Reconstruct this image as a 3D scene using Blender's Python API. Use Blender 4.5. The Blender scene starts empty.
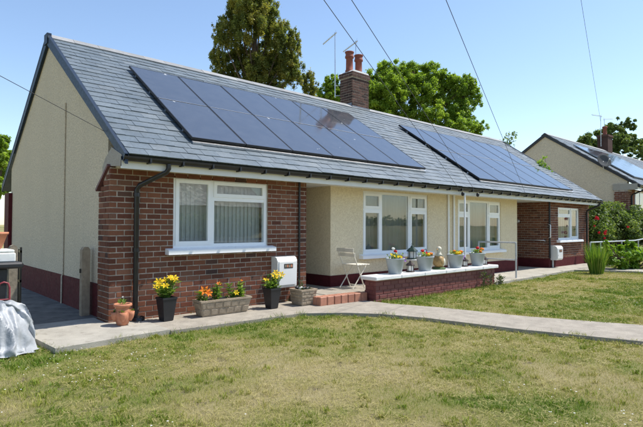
import bpy, math, random
import numpy as np
from mathutils import Vector, Matrix
R_ = math.radians
random.seed(7); rng = np.random.default_rng(11)
scene = bpy.context.scene
col = scene.collection

# ------------------------------------------------------------------ camera
F, CX, CY, CZ, YAW, PIT, ROLL = 502.565, -2.4, -6.792, 1.297, 42.323, 1.332, 0.214
_y, _t, _r = R_(YAW), R_(PIT), R_(ROLL)
FW = Vector((math.sin(_y)*math.cos(_t), math.cos(_y)*math.cos(_t), math.sin(_t)))
_rt = Vector((math.cos(_y), -math.sin(_y), 0)); _up = _rt.cross(FW)
RT = _rt*math.cos(_r) + _up*math.sin(_r)
UP = -_rt*math.sin(_r) + _up*math.cos(_r)
CAM = Vector((CX, CY, CZ))
cam = bpy.data.cameras.new('camera'); camo = bpy.data.objects.new('camera', cam); col.objects.link(camo)
cam.sensor_width = 36; cam.lens = F/643*36; cam.clip_start = .05; cam.clip_end = 3000
M = Matrix((RT, UP, -FW)).transposed().to_4x4(); M.translation = CAM
camo.matrix_world = M
scene.camera = camo

# ------------------------------------------------------------------ light
SUN = Vector((0.50, -0.285, 1.0)).normalized()
el = math.asin(SUN.z); az = math.atan2(SUN.x, SUN.y)
w = bpy.data.worlds.new('World'); scene.world = w; w.use_nodes = True
nt = w.node_tree; nt.nodes.clear()
sky = nt.nodes.new('ShaderNodeTexSky'); sky.sky_type = 'NISHITA'; sky.sun_disc = False
sky.sun_elevation = el; sky.sun_rotation = az
sky.air_density = 1.0; sky.dust_density = 0.35; sky.ozone_density = 1.1; sky.altitude = 50
bg = nt.nodes.new('ShaderNodeBackground'); bg.inputs['Strength'].default_value = 0.15
wo = nt.nodes.new('ShaderNodeOutputWorld')
nt.links.new(sky.outputs[0], bg.inputs['Color']); nt.links.new(bg.outputs[0], wo.inputs['Surface'])
sl = bpy.data.lights.new('sun', 'SUN'); sl.energy = 4.2; sl.angle = R_(0.55); sl.color = (1, .955, .88)
so = bpy.data.objects.new('sun', sl); col.objects.link(so)
so.rotation_euler = SUN.to_track_quat('Z', 'Y').to_euler(); so.location = (8, -8, 30)
vs = scene.view_settings
vs.view_transform = 'Standard'; vs.look = 'None'; vs.gamma = 1; vs.use_curve_mapping = False; vs.exposure = 0.56
scene.render.resolution_x = 1024; scene.render.resolution_y = 680

def ray(u, v): return FW + RT*((u-321.5)/F) - UP*((v-213.5)/F)
def at(u, v, dist):                       # point along a pixel's direction at a horizontal distance
    d = ray(u, v); return CAM + d*(dist/math.hypot(d.x, d.y))
def onY(u, v, y):
    d = ray(u, v); return CAM + d*((y-CY)/d.y)

# ------------------------------------------------------------------ materials
def new_mat(name):
    m = bpy.data.materials.new(name); m.use_nodes = True
    n = m.node_tree.nodes; n.clear()
    out = n.new('ShaderNodeOutputMaterial'); b = n.new('ShaderNodeBsdfPrincipled')
    m.node_tree.links.new(b.outputs[0], out.inputs[0])
    return m, m.node_tree, b, out
def ramp(nt, fac, stops):
    r = nt.nodes.new('ShaderNodeValToRGB'); e = r.color_ramp.elements
    while len(e) < len(stops): e.new(.5)
    for i, (p, c) in enumerate(stops): e[i].position = p; e[i].color = (*c, 1)
    nt.links.new(fac, r.inputs[0]); return r.outputs[0]
def noise(nt, scale, detail=4, rough=.6, vec=None, dim='3D', stretch=None):
    n = nt.nodes.new('ShaderNodeTexNoise'); n.inputs['Scale'].default_value = scale
    n.inputs['Detail'].default_value = detail; n.inputs['Roughness'].default_value = rough
    if vec is None:
        g = nt.nodes.new('ShaderNodeNewGeometry'); vec = g.outputs['Position']
    if stretch:
        mp = nt.nodes.new('ShaderNodeMapping'); mp.inputs['Scale'].default_value = stretch
        nt.links.new(vec, mp.inputs['Vector']); vec = mp.outputs[0]
    nt.links.new(vec, n.inputs['Vector']); return n.outputs['Fac']
def mix(nt, a, b, fac, mode='MIX'):
    m = nt.nodes.new('ShaderNodeMix'); m.data_type = 'RGBA'; m.blend_type = mode
    for i, v in ((0, fac), (6, a), (7, b)):
        if hasattr(v, 'links'): nt.links.new(v, m.inputs[i])
        elif i == 0: m.inputs[0].default_value = v
        else: m.inputs[i].default_value = (*v, 1)
    return m.outputs[2]
def math_n(nt, op, a, b=0.0):
    m = nt.nodes.new('ShaderNodeMath'); m.operation = op
    for i, v in enumerate((a, b)):
        if hasattr(v, 'links'): nt.links.new(v, m.inputs[i])
        else: m.inputs[i].default_value = v
    return m.outputs[0]
def bump(nt, b, h, strength=.3, dist=.01):
    n = nt.nodes.new('ShaderNodeBump'); n.inputs['Strength'].default_value = strength; n.inputs['Distance'].default_value = dist
    nt.links.new(h, n.inputs['Height']); nt.links.new(n.outputs[0], b.inputs['Normal'])
def rnd(nt):                              # one random number for each piece, single or joined
    oi = nt.nodes.new('ShaderNodeObjectInfo'); a = nt.nodes.new('ShaderNodeAttribute'); a.attribute_name = 'rnd'
    return math_n(nt, 'FRACT', math_n(nt, 'ADD', oi.outputs['Random'], a.outputs['Fac']))
def plain(name, c, rough=.6, metal=0, var=.12, scale=9, bmp=0, bscale=60, spec=None, dirt=None):
    m, nt, b, o = new_mat(name)
    f = noise(nt, scale)
    lo = tuple(x*(1-var) for x in c); hi = tuple(min(1, x*(1+var)) for x in c)
    cc = ramp(nt, f, [(.3, lo), (.7, hi)])
    if dirt:
        d = noise(nt, dirt[1], 6, .7); cc = mix(nt, cc, dirt[0], ramp(nt, d, [(dirt[2], (0, 0, 0)), (dirt[2]+.18, (1, 1, 1))]))
    nt.links.new(cc, b.inputs['Base Color'])
    rr = ramp(nt, noise(nt, scale*3), [(.3, (rough*.85,)*3), (.7, (min(1, rough*1.15),)*3)])
    nt.links.new(rr, b.inputs['Roughness']); b.inputs['Metallic'].default_value = metal
    if spec is None and rough > .82: spec = .12
    if spec is not None: b.inputs['Specular IOR Level'].default_value = spec
    if bmp: bump(nt, b, noise(nt, bscale, 5), bmp)
    return m
def piece_mat(name, stops, rough=.85, grain=70, bmp=.25, speck=None, tone=.16, blot=None):
    m, nt, b, o = new_mat(name)
    c = ramp(nt, rnd(nt), stops)
    g = noise(nt, grain, 5, .7)
    c = mix(nt, c, ramp(nt, g, [(.3, (1-tone,)*3), (.7, (1+tone,)*3)]), 1.0, 'MULTIPLY')
    c = mix(nt, c, ramp(nt, noise(nt, 1.6, 5, .65), [(.3, (.80,)*3), (.7, (1.12,)*3)]), 1.0, 'MULTIPLY')
    if speck:
        s = noise(nt, speck[1], 4, .7); c = mix(nt, c, speck[0], ramp(nt, s, [(speck[2], (0, 0, 0)), (speck[2]+.14, (speck[3],)*3)]))
    nt.links.new(c, b.inputs['Base Color'])
    b.inputs['Roughness'].default_value = rough
    if rough > .8: b.inputs['Specular IOR Level'].default_value = .15
    if blot: nt.links.new(ramp(nt, noise(nt, 3, 3), [(.3, (blot[0],)*3), (.7, (blot[1],)*3)]), b.inputs['Roughness'])
    bump(nt, b, g, bmp, .004)
    return m
MAT = {}
MAT['brick'] = piece_mat('brick', [(0, (.108, .042, .028)), (.22, (.160, .064, .039)), (.5, (.205, .084, .048)), (.72, (.138, .051, .033)), (.9, (.24, .112, .068)), (1, (.072, .043, .037))],
                         speck=((.34, .27, .23), 26, .60, .35))
MAT['brick_dark'] = piece_mat('brick_dark', [(0, (.050, .033, .029)), (.5, (.090, .050, .041)), (1, (.125, .070, .055))], speck=((.30, .26, .23), 20, .64, .3))
MAT['brick_red'] = piece_mat('brick_painted_maroon', [(0, (.150, .042, .038)), (.5, (.175, .050, .045)), (1, (.20, .060, .054))], rough=.55, grain=40, speck=((.30, .17, .15), 16, .60, .5))
MAT['mortar'] = plain('mortar', (.40, .335, .275), .95, bmp=.5, bscale=150, var=.38, scale=9)
MAT['slate'] = piece_mat('slate', [(0, (.100, .127, .148)), (.4, (.112, .140, .162)), (.88, (.122, .150, .172)), (1, (.150, .174, .188))], rough=.5, grain=28, bmp=.22, tone=.2,
                         speck=((.24, .26, .25), 9, .68, .3), blot=(.42, .6))
MAT['ridge'] = piece_mat('ridge_tile', [(0, (.20, .205, .21)), (1, (.30, .30, .30))], rough=.7, grain=40, speck=((.40, .38, .30), 14, .6, .5))
MAT['upvc'] = plain('white_upvc', (.87, .88, .89), .32, var=.02, scale=4)
MAT['white'] = plain('white_paint', (.72, .72, .70), .5, var=.03, scale=4, dirt=((.50, .48, .43), 5, .62))
MAT['soffit'] = plain('soffit_white', (.74, .745, .74), .5, var=.04, scale=3)
MAT['black'] = plain('black_plastic', (.012, .012, .014), .35, var=.3)
MAT['blackmatte'] = plain('black_matte', (.014, .015, .018), .45, var=.25)
MAT['verge'] = plain('verge_dark_blue', (.016, .030, .055), .5, var=.15, spec=.25)
MAT['plinth'] = plain('maroon_paint', (.085, .014, .017), .7, var=.2, bmp=.25, bscale=120, dirt=((.13, .06, .05), 7, .66), spec=.15)
MAT['door'] = plain('door_paint', (.10, .12, .13), .4)
MAT['room'] = plain('room_plaster', (.35, .33, .30), .9)
MAT['concrete'] = plain('concrete', (.37, .345, .295), .92, var=.18, scale=2.2, bmp=.45, bscale=70, dirt=((.23, .21, .175), 6, .54))
MAT['concrete_old'] = plain('old_concrete', (.325, .29, .24), .95, var=.16, scale=5, bmp=.7, bscale=60, dirt=((.215, .20, .17), 14, .55))
MAT['concrete_alley_shade'] = plain('alley_shade_concrete', (.17, .16, .145), .95, var=.25, scale=3.5, bmp=.6, bscale=55, dirt=((.10, .095, .085), 4, .5))  # concrete darkened in colour to deepen the shade beside the gable
MAT['asphalt'] = plain('asphalt', (.055, .055, .058), .9, var=.2, bmp=.4, bscale=120)
MAT['stone'] = plain('cast_stone', (.34, .275, .20), .92, var=.2, scale=12, bmp=.6, bscale=70, dirt=((.17, .145, .11), 11, .58))
MAT['coping'] = plain('white_coping', (.74, .74, .72), .7, var=.06, scale=6, bmp=.35, bscale=40, dirt=((.46, .44, .40), 7, .58))
MAT['terracotta'] = plain('terracotta', (.50, .215, .125), .85, var=.16, scale=14, bmp=.2, bscale=80, dirt=((.60, .40, .31), 10, .60))
MAT['potclay'] = plain('chimney_clay', (.22, .065, .04), .8, var=.2, scale=14, dirt=((.09, .05, .04), 8, .60))
MAT['tile'] = piece_mat('quarry_tile', [(0, (.34, .14, .085)), (1, (.44, .20, .125))], rough=.6, grain=30)
MAT['galv'] = plain('galvanised', (.50, .52, .54), .42, metal=.35, var=.12, scale=20)
MAT['lead'] = plain('lead', (.20, .21, .23), .5, metal=.4, var=.15)
MAT['bucket'] = plain('bucket_grey', (.36, .40, .42), .45, var=.08, scale=8, dirt=((.28, .30, .31), 10, .62))
MAT['soil'] = plain('soil', (.045, .03, .02), .98, var=.35, scale=60, bmp=.8, bscale=90)
MAT['wood'] = plain('weathered_wood', (.27, .235, .18), .9, var=.25, scale=20, bmp=.3, bscale=60)
MAT['cream_metal'] = plain('cream_metal', (.74, .68, .56), .5, var=.08)
MAT['wire'] = plain('wire', (.03, .03, .033), .6)
MAT['alloy'] = plain('alloy', (.55, .56, .58), .35, metal=.9)
MAT['bronze'] = plain('antique_bronze', (.06, .045, .04), .4, metal=.6)
MAT['green_metal'] = plain('green_metal', (.006, .028, .02), .4)
MAT['poly'] = plain('polystyrene', (.68, .69, .66), .8)
MAT['red'] = plain('red_plastic', (.22, .03, .04), .5)
MAT['goose_white'] = plain('goose_white', (.62, .58, .46), .55, var=.15, scale=25)
MAT['goose_gold'] = plain('goose_ochre', (.36, .23, .09), .5, var=.35, scale=30)
MAT['moss'] = plain('base_green', (.07, .12, .04), .8, var=.3, scale=30)
MAT['dish'] = plain('dish_grey', (.085, .087, .09), .95, spec=.05)
MAT['frosted_glass'] = plain('frosted_white', (.75, .74, .70), .5)  # plain off-white for the lantern glass, no emission

def render_mat(name, c, dark, stain):
    m, nt, b, o = new_mat(name)
    g = noise(nt, 42, 5, .75); big = noise(nt, 1.3, 5, .6)
    cc = ramp(nt, g, [(.38, dark), (.60, c)])
    cc = mix(nt, cc, stain, ramp(nt, big, [(.45, (0, 0, 0)), (.75, (.55, .55, .55))]))
    streak = noise(nt, 2.2, 5, .6, stretch=(1.6, 1.6, .22))
    cc = mix(nt, cc, stain, ramp(nt, streak, [(.55, (0, 0, 0)), (.8, (.5, .5, .5))]))
    nt.links.new(cc, b.inputs['Base Color']); b.inputs['Roughness'].default_value = .95; b.inputs['Specular IOR Level'].default_value = .1
    bump(nt, b, g, .8, .015)
    return m
MAT['render_cream'] = render_mat('cream_roughcast', (.84, .73, .52), (.66, .545, .36), (.74, .63, .44))
MAT['render_beige'] = render_mat('beige_roughcast', (.72, .625, .475), (.46, .395, .295), (.54, .47, .36))
MAT['render_grey'] = render_mat('grey_render', (.42, .39, .34), (.34, .31, .27), (.28, .25, .21))

def glass_mat():
    m = bpy.data.materials.new('window_glass'); m.use_nodes = True; nt = m.node_tree; nt.nodes.clear()
    o = nt.nodes.new('ShaderNodeOutputMaterial'); mx = nt.nodes.new('ShaderNodeMixShader')
    t = nt.nodes.new('ShaderNodeBsdfTransparent'); t.inputs[0].default_value = (.93, .95, .95, 1)
    g = nt.nodes.new('ShaderNodeBsdfGlossy'); g.inputs['Roughness'].default_value = .01
    ge = nt.nodes.new('ShaderNodeNewGeometry'); dp = nt.nodes.new('ShaderNodeVectorMath'); dp.operation = 'DOT_PRODUCT'
    nt.links.new(ge.outputs['Normal'], dp.inputs[0]); nt.links.new(ge.outputs['Incoming'], dp.inputs[1])
    sch = math_n(nt, 'POWER', math_n(nt, 'SUBTRACT', 1.0, math_n(nt, 'ABSOLUTE', dp.outputs['Value'])), 5.0)
    f2 = math_n(nt, 'ADD', math_n(nt, 'MULTIPLY', sch, .93), .065)
    bm = nt.nodes.new('ShaderNodeBump'); bm.inputs['Strength'].default_value = .012; bm.inputs['Distance'].default_value = .05
    nt.links.new(noise(nt, 1.7, 1), bm.inputs['Height']); nt.links.new(bm.outputs[0], g.inputs['Normal'])
    nt.links.new(f2, mx.inputs[0]); nt.links.new(t.outputs[0], mx.inputs[1]); nt.links.new(g.outputs[0], mx.inputs[2]); nt.links.new(mx.outputs[0], o.inputs[0])
    return m
MAT['glass'] = glass_mat()
def blind_mat(name, c):
    m, nt, b, o = new_mat(name)
    b.inputs['Base Color'].default_value = (*c, 1); b.inputs['Roughness'].default_value = .9
    t = nt.nodes.new('ShaderNodeBsdfTranslucent'); t.inputs[0].default_value = (*c, 1)
    mx = nt.nodes.new('ShaderNodeMixShader'); mx.inputs[0].default_value = .3
    nt.links.new(b.outputs[0], mx.inputs[1]); nt.links.new(t.outputs[0], mx.inputs[2]); nt.links.new(mx.outputs[0], o.inputs[0])
    return m
MAT['blind'] = blind_mat('vertical_blind', (.66, .66, .61))
MAT['net'] = blind_mat('net_curtain', (.34, .34, .295))
def pv_mat():
    m, nt, b, o = new_mat('solar_cells')
    g = nt.nodes.new('ShaderNodeTexCoord')
    c = ramp(nt, noise(nt, 5), [(.3, (.050, .056, .068)), (.7, (.066, .072, .084))])
    dr = noise(nt, 7.5, 2, .5); c = mix(nt, c, (.62, .62, .58), ramp(nt, dr, [(.755, (0, 0, 0)), (.775, (1, 1, 1))]))
    nt.links.new(c, b.inputs['Base Color'])
    b.inputs['Roughness'].default_value = .09; b.inputs['IOR'].default_value = 2.7
    d = noise(nt, 2.5, 5, .65); nt.links.new(ramp(nt, d, [(.35, (.05,)*3), (.8, (.16,)*3)]), b.inputs['Roughness'])
    return m
MAT['pv'] = pv_mat()
def leaf_mat(name, stops, trans=.35, rough=.5):
    m, nt, b, o = new_mat(name)
    a = nt.nodes.new('ShaderNodeAttribute'); a.attribute_name = 'rnd'
    c = ramp(nt, a.outputs['Fac'], stops)
    nt.links.new(c, b.inputs['Base Color']); b.inputs['Roughness'].default_value = rough
    b.inputs['Specular IOR Level'].default_value = .35
    t = nt.nodes.new('ShaderNodeBsdfTranslucent'); nt.links.new(mix(nt, c, (1.25, 1.3, .55), 1.0, 'MULTIPLY'), t.inputs[0])
    mx = nt.nodes.new('ShaderNodeMixShader'); mx.inputs[0].default_value = trans
    nt.links.new(b.outputs[0], mx.inputs[1]); nt.links.new(t.outputs[0], mx.inputs[2]); nt.links.new(mx.outputs[0], o.inputs[0])
    return m
MAT['leaf_olive'] = leaf_mat('olive_leaves', [(0, (.12, .155, .052)), (.45, (.215, .235, .068)), (.8, (.34, .31, .088)), (1, (.43, .37, .11))], .5)
MAT['leaf_green'] = leaf_mat('green_leaves', [(0, (.13, .22, .032)), (.5, (.25, .36, .05)), (1, (.40, .50, .10))], .52)
MAT['leaf_dark'] = leaf_mat('dark_leaves', [(0, (.085, .135, .042)), (.6, (.155, .215, .065)), (1, (.25, .30, .10))], .45)
MAT['leaf_lime'] = leaf_mat('lime_leaves', [(0, (.10, .20, .02)), (.6, (.19, .31, .03)), (1, (.30, .40, .06))], .45)
MAT['leaf_pot'] = leaf_mat('pot_leaves', [(0, (.08, .17, .03)), (.6, (.17, .28, .05)), (1, (.30, .38, .10))], .45)
MAT['leaf_grey'] = leaf_mat('dull_leaves', [(0, (.05, .075, .035)), (.6, (.09, .12, .055)), (1, (.15, .17, .08))], .3)
MAT['bark'] = plain('bark', (.10, .075, .055), .95, var=.35, scale=14, bmp=.8, bscale=40)
def petal(name, c): 
    m = blind_mat('petal_'+name, c); return m
PET = {k: petal(k, c) for k, c in dict(yellow=(.86, .60, .02), orange=(.85, .24, .02), red=(.62, .03, .03), white=(.85, .85, .82), purple=(.30, .17, .45), rose=(.55, .012, .03), cream=(.80, .74, .42)).items()}
def grass_mat():
    m, nt, b, o = new_mat('grass_blades')
    a = nt.nodes.new('ShaderNodeAttribute'); a.attribute_name = 'green'
    c = ramp(nt, a.outputs['Fac'], [(0, (.53, .45, .22)), (.28, (.44, .395, .125)), (.52, (.315, .33, .056)), (.78, (.205, .275, .030)), (1, (.125, .22, .017))])
    nt.links.new(c, b.inputs['Base Color']); b.inputs['Roughness'].default_value = .6; b.inputs['Specular IOR Level'].default_value = .3
    t = nt.nodes.new('ShaderNodeBsdfTranslucent'); nt.links.new(c, t.inputs[0])
    mx = nt.nodes.new('ShaderNodeMixShader'); mx.inputs[0].default_value = .35
    nt.links.new(b.outputs[0], mx.inputs[1]); nt.links.new(t.outputs[0], mx.inputs[2]); nt.links.new(mx.outputs[0], o.inputs[0])
    return m
MAT['grass'] = grass_mat()
def lawn_mat():
    m, nt, b, o = new_mat('lawn_soil_and_thatch')
    a = nt.nodes.new('ShaderNodeAttribute'); a.attribute_name = 'green'
    f = noise(nt, 38, 6, .75)
    k = math_n(nt, 'ADD', math_n(nt, 'MULTIPLY', a.outputs['Fac'], .75), math_n(nt, 'MULTIPLY', math_n(nt, 'SUBTRACT', f, .5), .9))
    c = ramp(nt, k, [(0, (.37, .305, .155)), (.3, (.29, .25, .095)), (.55, (.20, .205, .052)), (.85, (.125, .165, .026))])
    spots = noise(nt, 5.0, 5, .7)
    c = mix(nt, c, (.12, .092, .06), ramp(nt, spots, [(.60, (0, 0, 0)), (.68, (.85, .85, .85))]))
    nt.links.new(c, b.inputs['Base Color']); b.inputs['Roughness'].default_value = 1
    bump(nt, b, noise(nt, 90, 5, .8), .9, .02)
    return m
MAT['lawn'] = lawn_mat()

# ------------------------------------------------------------------ mesh helpers
class MB:
    def __init__(s): s.v = []; s.f = []; s.r = []; s.sm = []
    def add(s, vs, fs, r=0., smooth=False):
        b = len(s.v); s.v += [tuple(p) for p in vs]
        for f in fs: s.f.append(tuple(i+b for i in f)); s.r.append(r); s.sm.append(smooth)
        return s
    def box(s, x0, x1, y0, y1, z0, z1, r=0.):
        return s.add([(x0, y0, z0), (x1, y0, z0), (x1, y1, z0), (x0, y1, z0), (x0, y0, z1), (x1, y0, z1), (x1, y1, z1), (x0, y1, z1)],
                     [(3, 2, 1, 0), (4, 5, 6, 7), (0, 1, 5, 4), (1, 2, 6, 5), (2, 3, 7, 6), (3, 0, 4, 7)], r)
    def cbox(s, x0, x1, y0, y1, z0, z1, c=.008, r=0.):     # box with chamfered edges
        P = []
        for (X, Y, Z) in [(a, b, d) for d in (0, 1) for b in (0, 1) for a in (0, 1)]:
            x = (x0, x1)[X]; y = (y0, y1)[Y]; z = (z0, z1)[Z]
            sx, sy, sz = (c, -c)[X], (c, -c)[Y], (c, -c)[Z]
            P += [(x, y+sy, z+sz), (x+sx, y, z+sz), (x+sx, y+sy, z)]
        i = lambda a, b, d, k: (a+2*b+4*d)*3+k
        Fs = [(i(0,0,0,0), i(0,0,1,0), i(0,1,1,0), i(0,1,0,0)), (i(1,0,0,0), i(1,1,0,0), i(1,1,1,0), i(1,0,1,0)),
              (i(0,0,0,1), i(1,0,0,1), i(1,0,1,1), i(0,0,1,1)), (i(0,1,0,1), i(0,1,1,1), i(1,1,1,1), i(1,1,0,1)),
              (i(0,0,0,2), i(0,1,0,2), i(1,1,0,2), i(1,0,0,2)), (i(0,0,1,2), i(1,0,1,2), i(1,1,1,2), i(0,1,1,2))]
        for b in (0, 1):
            for d in (0, 1): Fs.append((i(0,b,d,1), i(1,b,d,1), i(1,b,d,2), i(0,b,d,2)))
        for a in (0, 1):
            for d in (0, 1): Fs.append((i(a,0,d,0), i(a,1,d,0), i(a,1,d,2), i(a,0,d,2)))
            for b in (0, 1): Fs.append((i(a,b,0,0), i(a,b,1,0), i(a,b,1,1), i(a,b,0,1)))
        for a in (0, 1):
            for b in (0, 1):
                for d in (0, 1): Fs.append((i(a,b,d,0), i(a,b,d,1), i(a,b,d,2)))
        return s.add(P, Fs, r)
    def prism(s, poly, fn, a, b, r=0.):                     # poly of 2D points, fn(p, q, depth)->xyz
        n = len(poly)
        vs = [fn(p, q, a) for p, q in poly]+[fn(p, q, b) for p, q in poly]
        fs = [tuple(range(n))[::-1], tuple(range(n, 2*n))]+[(i, (i+1) % n, n+(i+1) % n, n+i) for i in range(n)]
        return s.add(vs, fs, r)
    def tube(s, pts, rad, n=8, r=0., cap=True):
        pts = [Vector(p) for p in pts]; rads = rad if isinstance(rad, (list, tuple)) else [rad]*len(pts)
        vs = []; prev = None
        for i, p in enumerate(pts):
            t = (pts[min(i+1, len(pts)-1)]-pts[max(i-1, 0)]).normalized()
            if prev is None:
                a = Vector((0, 0, 1)) if abs(t.z) < .9 else Vector((1, 0, 0)); u = t.cross(a).normalized()
            else: u = (prev - t*prev.dot(t)).normalized()
            prev = u; v = t.cross(u)
            for k in range(n):
                an = 2*math.pi*k/n; vs.append(p+(u*math.cos(an)+v*math.sin(an))*rads[i])
        fs = [(i*n+k, i*n+(k+1) % n, (i+1)*n+(k+1) % n, (i+1)*n+k) for i in range(len(pts)-1) for k in range(n)]
        s.add(vs, fs, r, True)
        if cap: s.add(vs[:n], [tuple(range(n))[::-1]], r); s.add(vs[-n:], [tuple(range(n))], r)
        return s
    def lathe(s, prof, c, n=16, sq=False, rot=0., r=0., sm=True):   # prof [(radius, z)]
        vs = [(c[0]+rr*math.cos(2*math.pi*k/n+rot), c[1]+rr*math.sin(2*math.pi*k/n+rot), c[2]+z) for rr, z in prof for k in range(n)]
        fs = [(i*n+k, i*n+(k+1) % n, (i+1)*n+(k+1) % n, (i+1)*n+k) for i in range(len(prof)-1) for k in range(n)]
        s.add(vs, fs, r, sm)
        s.add(vs[:n], [tuple(range(n))[::-1]], r); s.add(vs[-n:], [tuple(range(n))], r)
        return s
    def blob(s, c, rx, ry, rz, n=10, m=6, r=0., jit=0.):
        prof = []; vs = []
        for i in range(m+1):
            th = math.pi*i/m
            for k in range(n):
                j = 1+random.uniform(-jit, jit)
                vs.append((c[0]+rx*math.sin(th)*math.cos(2*math.pi*k/n)*j, c[1]+ry*math.sin(th)*math.sin(2*math.pi*k/n)*j, c[2]-rz*math.cos(th)*j))
        fs = [(i*n+k, i*n+(k+1) % n, (i+1)*n+(k+1) % n, (i+1)*n+k) for i in range(m) for k in range(n)]
        return s.add(vs, fs, r, True)
    def mesh(s, name, mat, org=(0, 0, 0)):
        me = bpy.data.meshes.new(name)
        me.from_pydata([(x-org[0], y-org[1], z-org[2]) for x, y, z in s.v], [], s.f)
        if any(s.r):
            a = me.attributes.new('rnd', 'FLOAT', 'FACE'); a.data.foreach_set('value', s.r)
        me.polygons.foreach_set('use_smooth', s.sm)
        me.materials.append(MAT[mat] if isinstance(mat, str) else mat); me.validate(); me.update()
        return me
    def build(s, name, mat, parent=None, kind=None):
        o = bpy.data.objects.new(name, s.mesh(name, mat, org(parent)))
        return link(o, parent, kind)
ORG = {}
def org(p): return ORG.get(p.name, (0, 0, 0)) if p else (0, 0, 0)
def link(o, parent=None, kind=None):
    col.objects.link(o)
    if parent: o.parent = parent; ORG[o.name] = org(parent)
    if kind: o['kind'] = kind
    return o
def tag(o, label, cat, group=None):
    o['label'] = label; o['category'] = cat
    if group: o['group'] = group
    return o
def thing(name, loc, label, cat, group=None):
    o = bpy.data.objects.new(name, None); col.objects.link(o); o.location = loc; o.empty_display_size = .2
    ORG[o.name] = tuple(loc); return tag(o, label, cat, group)
def solo(mb, name, mat, loc, label, cat, group=None):     # a thing that is one mesh, its origin at its base
    o = bpy.data.objects.new(name, mb.mesh(name, mat, loc)); col.objects.link(o); o.location = loc; return tag(o, label, cat, group)
def struct(mb, name, mat): return mb.build(name, mat, None, 'structure')
def np_mesh(name, V, Fc, mat, attrs=None, smooth=False, org_=(0, 0, 0)):
    me = bpy.data.meshes.new(name); V = np.asarray(V, np.float32)-np.asarray(org_, np.float32); Fc = np.asarray(Fc, np.int32)
    k = Fc.shape[1]
    me.vertices.add(len(V)); me.vertices.foreach_set('co', V.ravel())
    me.loops.add(Fc.size); me.loops.foreach_set('vertex_index', Fc.ravel())
    me.polygons.add(len(Fc)); me.polygons.foreach_set('loop_start', np.arange(0, Fc.size, k, dtype=np.int32))
    for nm, dom, val in attrs or []:
        a = me.attributes.new(nm, 'FLOAT', dom); a.data.foreach_set('value', np.asarray(val, np.float32))
    me.materials.append(MAT[mat]); me.update(calc_edges=True)
    return me

# ------------------------------------------------------------------ the ground
def sstep(a, b, x): t = np.clip((x-a)/(b-a), 0, 1); return t*t*(3-2*t)
_gr = np.random.default_rng(5).random((64, 64))
def vnoise(x, y, s):
    x = np.asarray(x)*s; y = np.asarray(y)*s; xi = np.floor(x).astype(int); yi = np.floor(y).astype(int)
    fx = x-xi; fy = y-yi; fx = fx*fx*(3-2*fx); fy = fy*fy*(3-2*fy); g = lambda i, j: _gr[i % 64, j % 64]
    return (g(xi, yi)*(1-fx)+g(xi+1, yi)*fx)*(1-fy)+(g(xi, yi+1)*(1-fx)+g(xi+1, yi+1)*fx)*fy
def gz(x, y):
    x = np.asarray(x, float); y = np.asarray(y, float)
    return -.055+.80*sstep(17.3, 20.3, x)+.012*(vnoise(x, y, 1.3)-.5)+.5*sstep(-9, -13, y)
def green(x, y):
    x = np.asarray(x, float); y = np.asarray(y, float)
    g = .25+.34*vnoise(x, y, .55)+.60*(vnoise(x+7, y+3, 1.7)-.45)+.45*(vnoise(x+1, y+9, 5.0)-.5)
    g += .22*np.exp(-((x+1.2)/.9)**2-((y+2.0)/1.1)**2)                     # greener by the left corner
    d = np.abs((y+4.85)+(x-1.16)*.95)                                      # lush strip
    g += .95*np.exp(-(d/.16)**2)*np.exp(-((x-1.33)/.45)**2)
    g += .40*np.exp(-((y+1.22)/.22)**2)*((x > -1.4) & (x < 2.9))
    g += .30*np.exp(-((y+1.25)/.24)**2)*((x > 4.2) & (x < 13))
    g += .32*np.exp(-((x-7.6)/1.7)**2-((y+3.4)/.8)**2)
    g += .03*(x > 4.6)-.06*((x > 0) & (x < 4) & (y > -4))
    return np.clip(g, 0, 1)
xs = np.concatenate([[-400, -150, -60, -30, -15, -9], np.arange(-6, 22, .14), [24, 28, 34, 45, 70, 160, 400]])
ys = np.concatenate([[-400, -150, -60, -30, -18], np.arange(-14, 1.01, .14), [2, 4, 7, 10, 16, 30, 60, 150, 400]])
GX, GY = np.meshgrid(xs, ys); n0, n1 = len(xs), len(ys)
V = np.stack([GX, GY, gz(GX, GY)], -1).reshape(-1, 3)
I = (np.arange(n1-1)[:, None]*n0+np.arange(n0-1)[None, :]).ravel()
me = np_mesh('ground', V, np.stack([I, I+1, I+1+n0, I+n0], -1), 'lawn', [('green', 'POINT', green(V[:, 0], V[:, 1]))])
g_ = bpy.data.objects.new('ground', me); link(g_, None, 'structure')

def sheet(name, poly, z0, z1, mat):
    return struct(MB().prism(poly, lambda p, q, d: (p, q, d), z0, z1), name, mat)
PATH = [(.42, .02), (.42, -.96), (1.52, -1.03), (2.40, -1.08), (2.92, -1.46), (3.25, -1.88), (3.50, -2.5), (3.76, -3.8), (4.15, -5.0), (4.9, -7.0), (5.3, -9.0),
        (6.4, -9.0), (6.0, -7.0), (5.25, -4.75), (4.70, -3.42), (4.42, -2.10), (4.12, -1.35), (4.05, -.72), (3.05, -.66), (3.05, .02)]
SLAB = [(-.95, -.25), (-.90, -1.04), (.10, -.95), (.425, -.935), (.425, .02), (-.02, .02), (-.02, .50), (-.98, .50)]
ALLEY = [(-.98, .51), (.08, .51), (.08, 9), (-.98, 9)]
WALK2 = [(8.24, .30), (8.24, -1.0), (9.4, -.98), (10.6, -.93), (12.2, -.83), (13.2, -.80), (13.9, -1.8), (14.3, -4), (14.9, -9), (16, -9), (15.4, -4), (14.9, -1.7), (14.7, -.8), (17.0, -.8), (17.0, .10), (13.2, .10), (13.2, 1.5), (11.75, 1.5), (11.75, .30)]
sheet('path', PATH, -.10, -.006, 'concrete_old')
sheet('slab', SLAB, -.10, .004, 'concrete')
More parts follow.
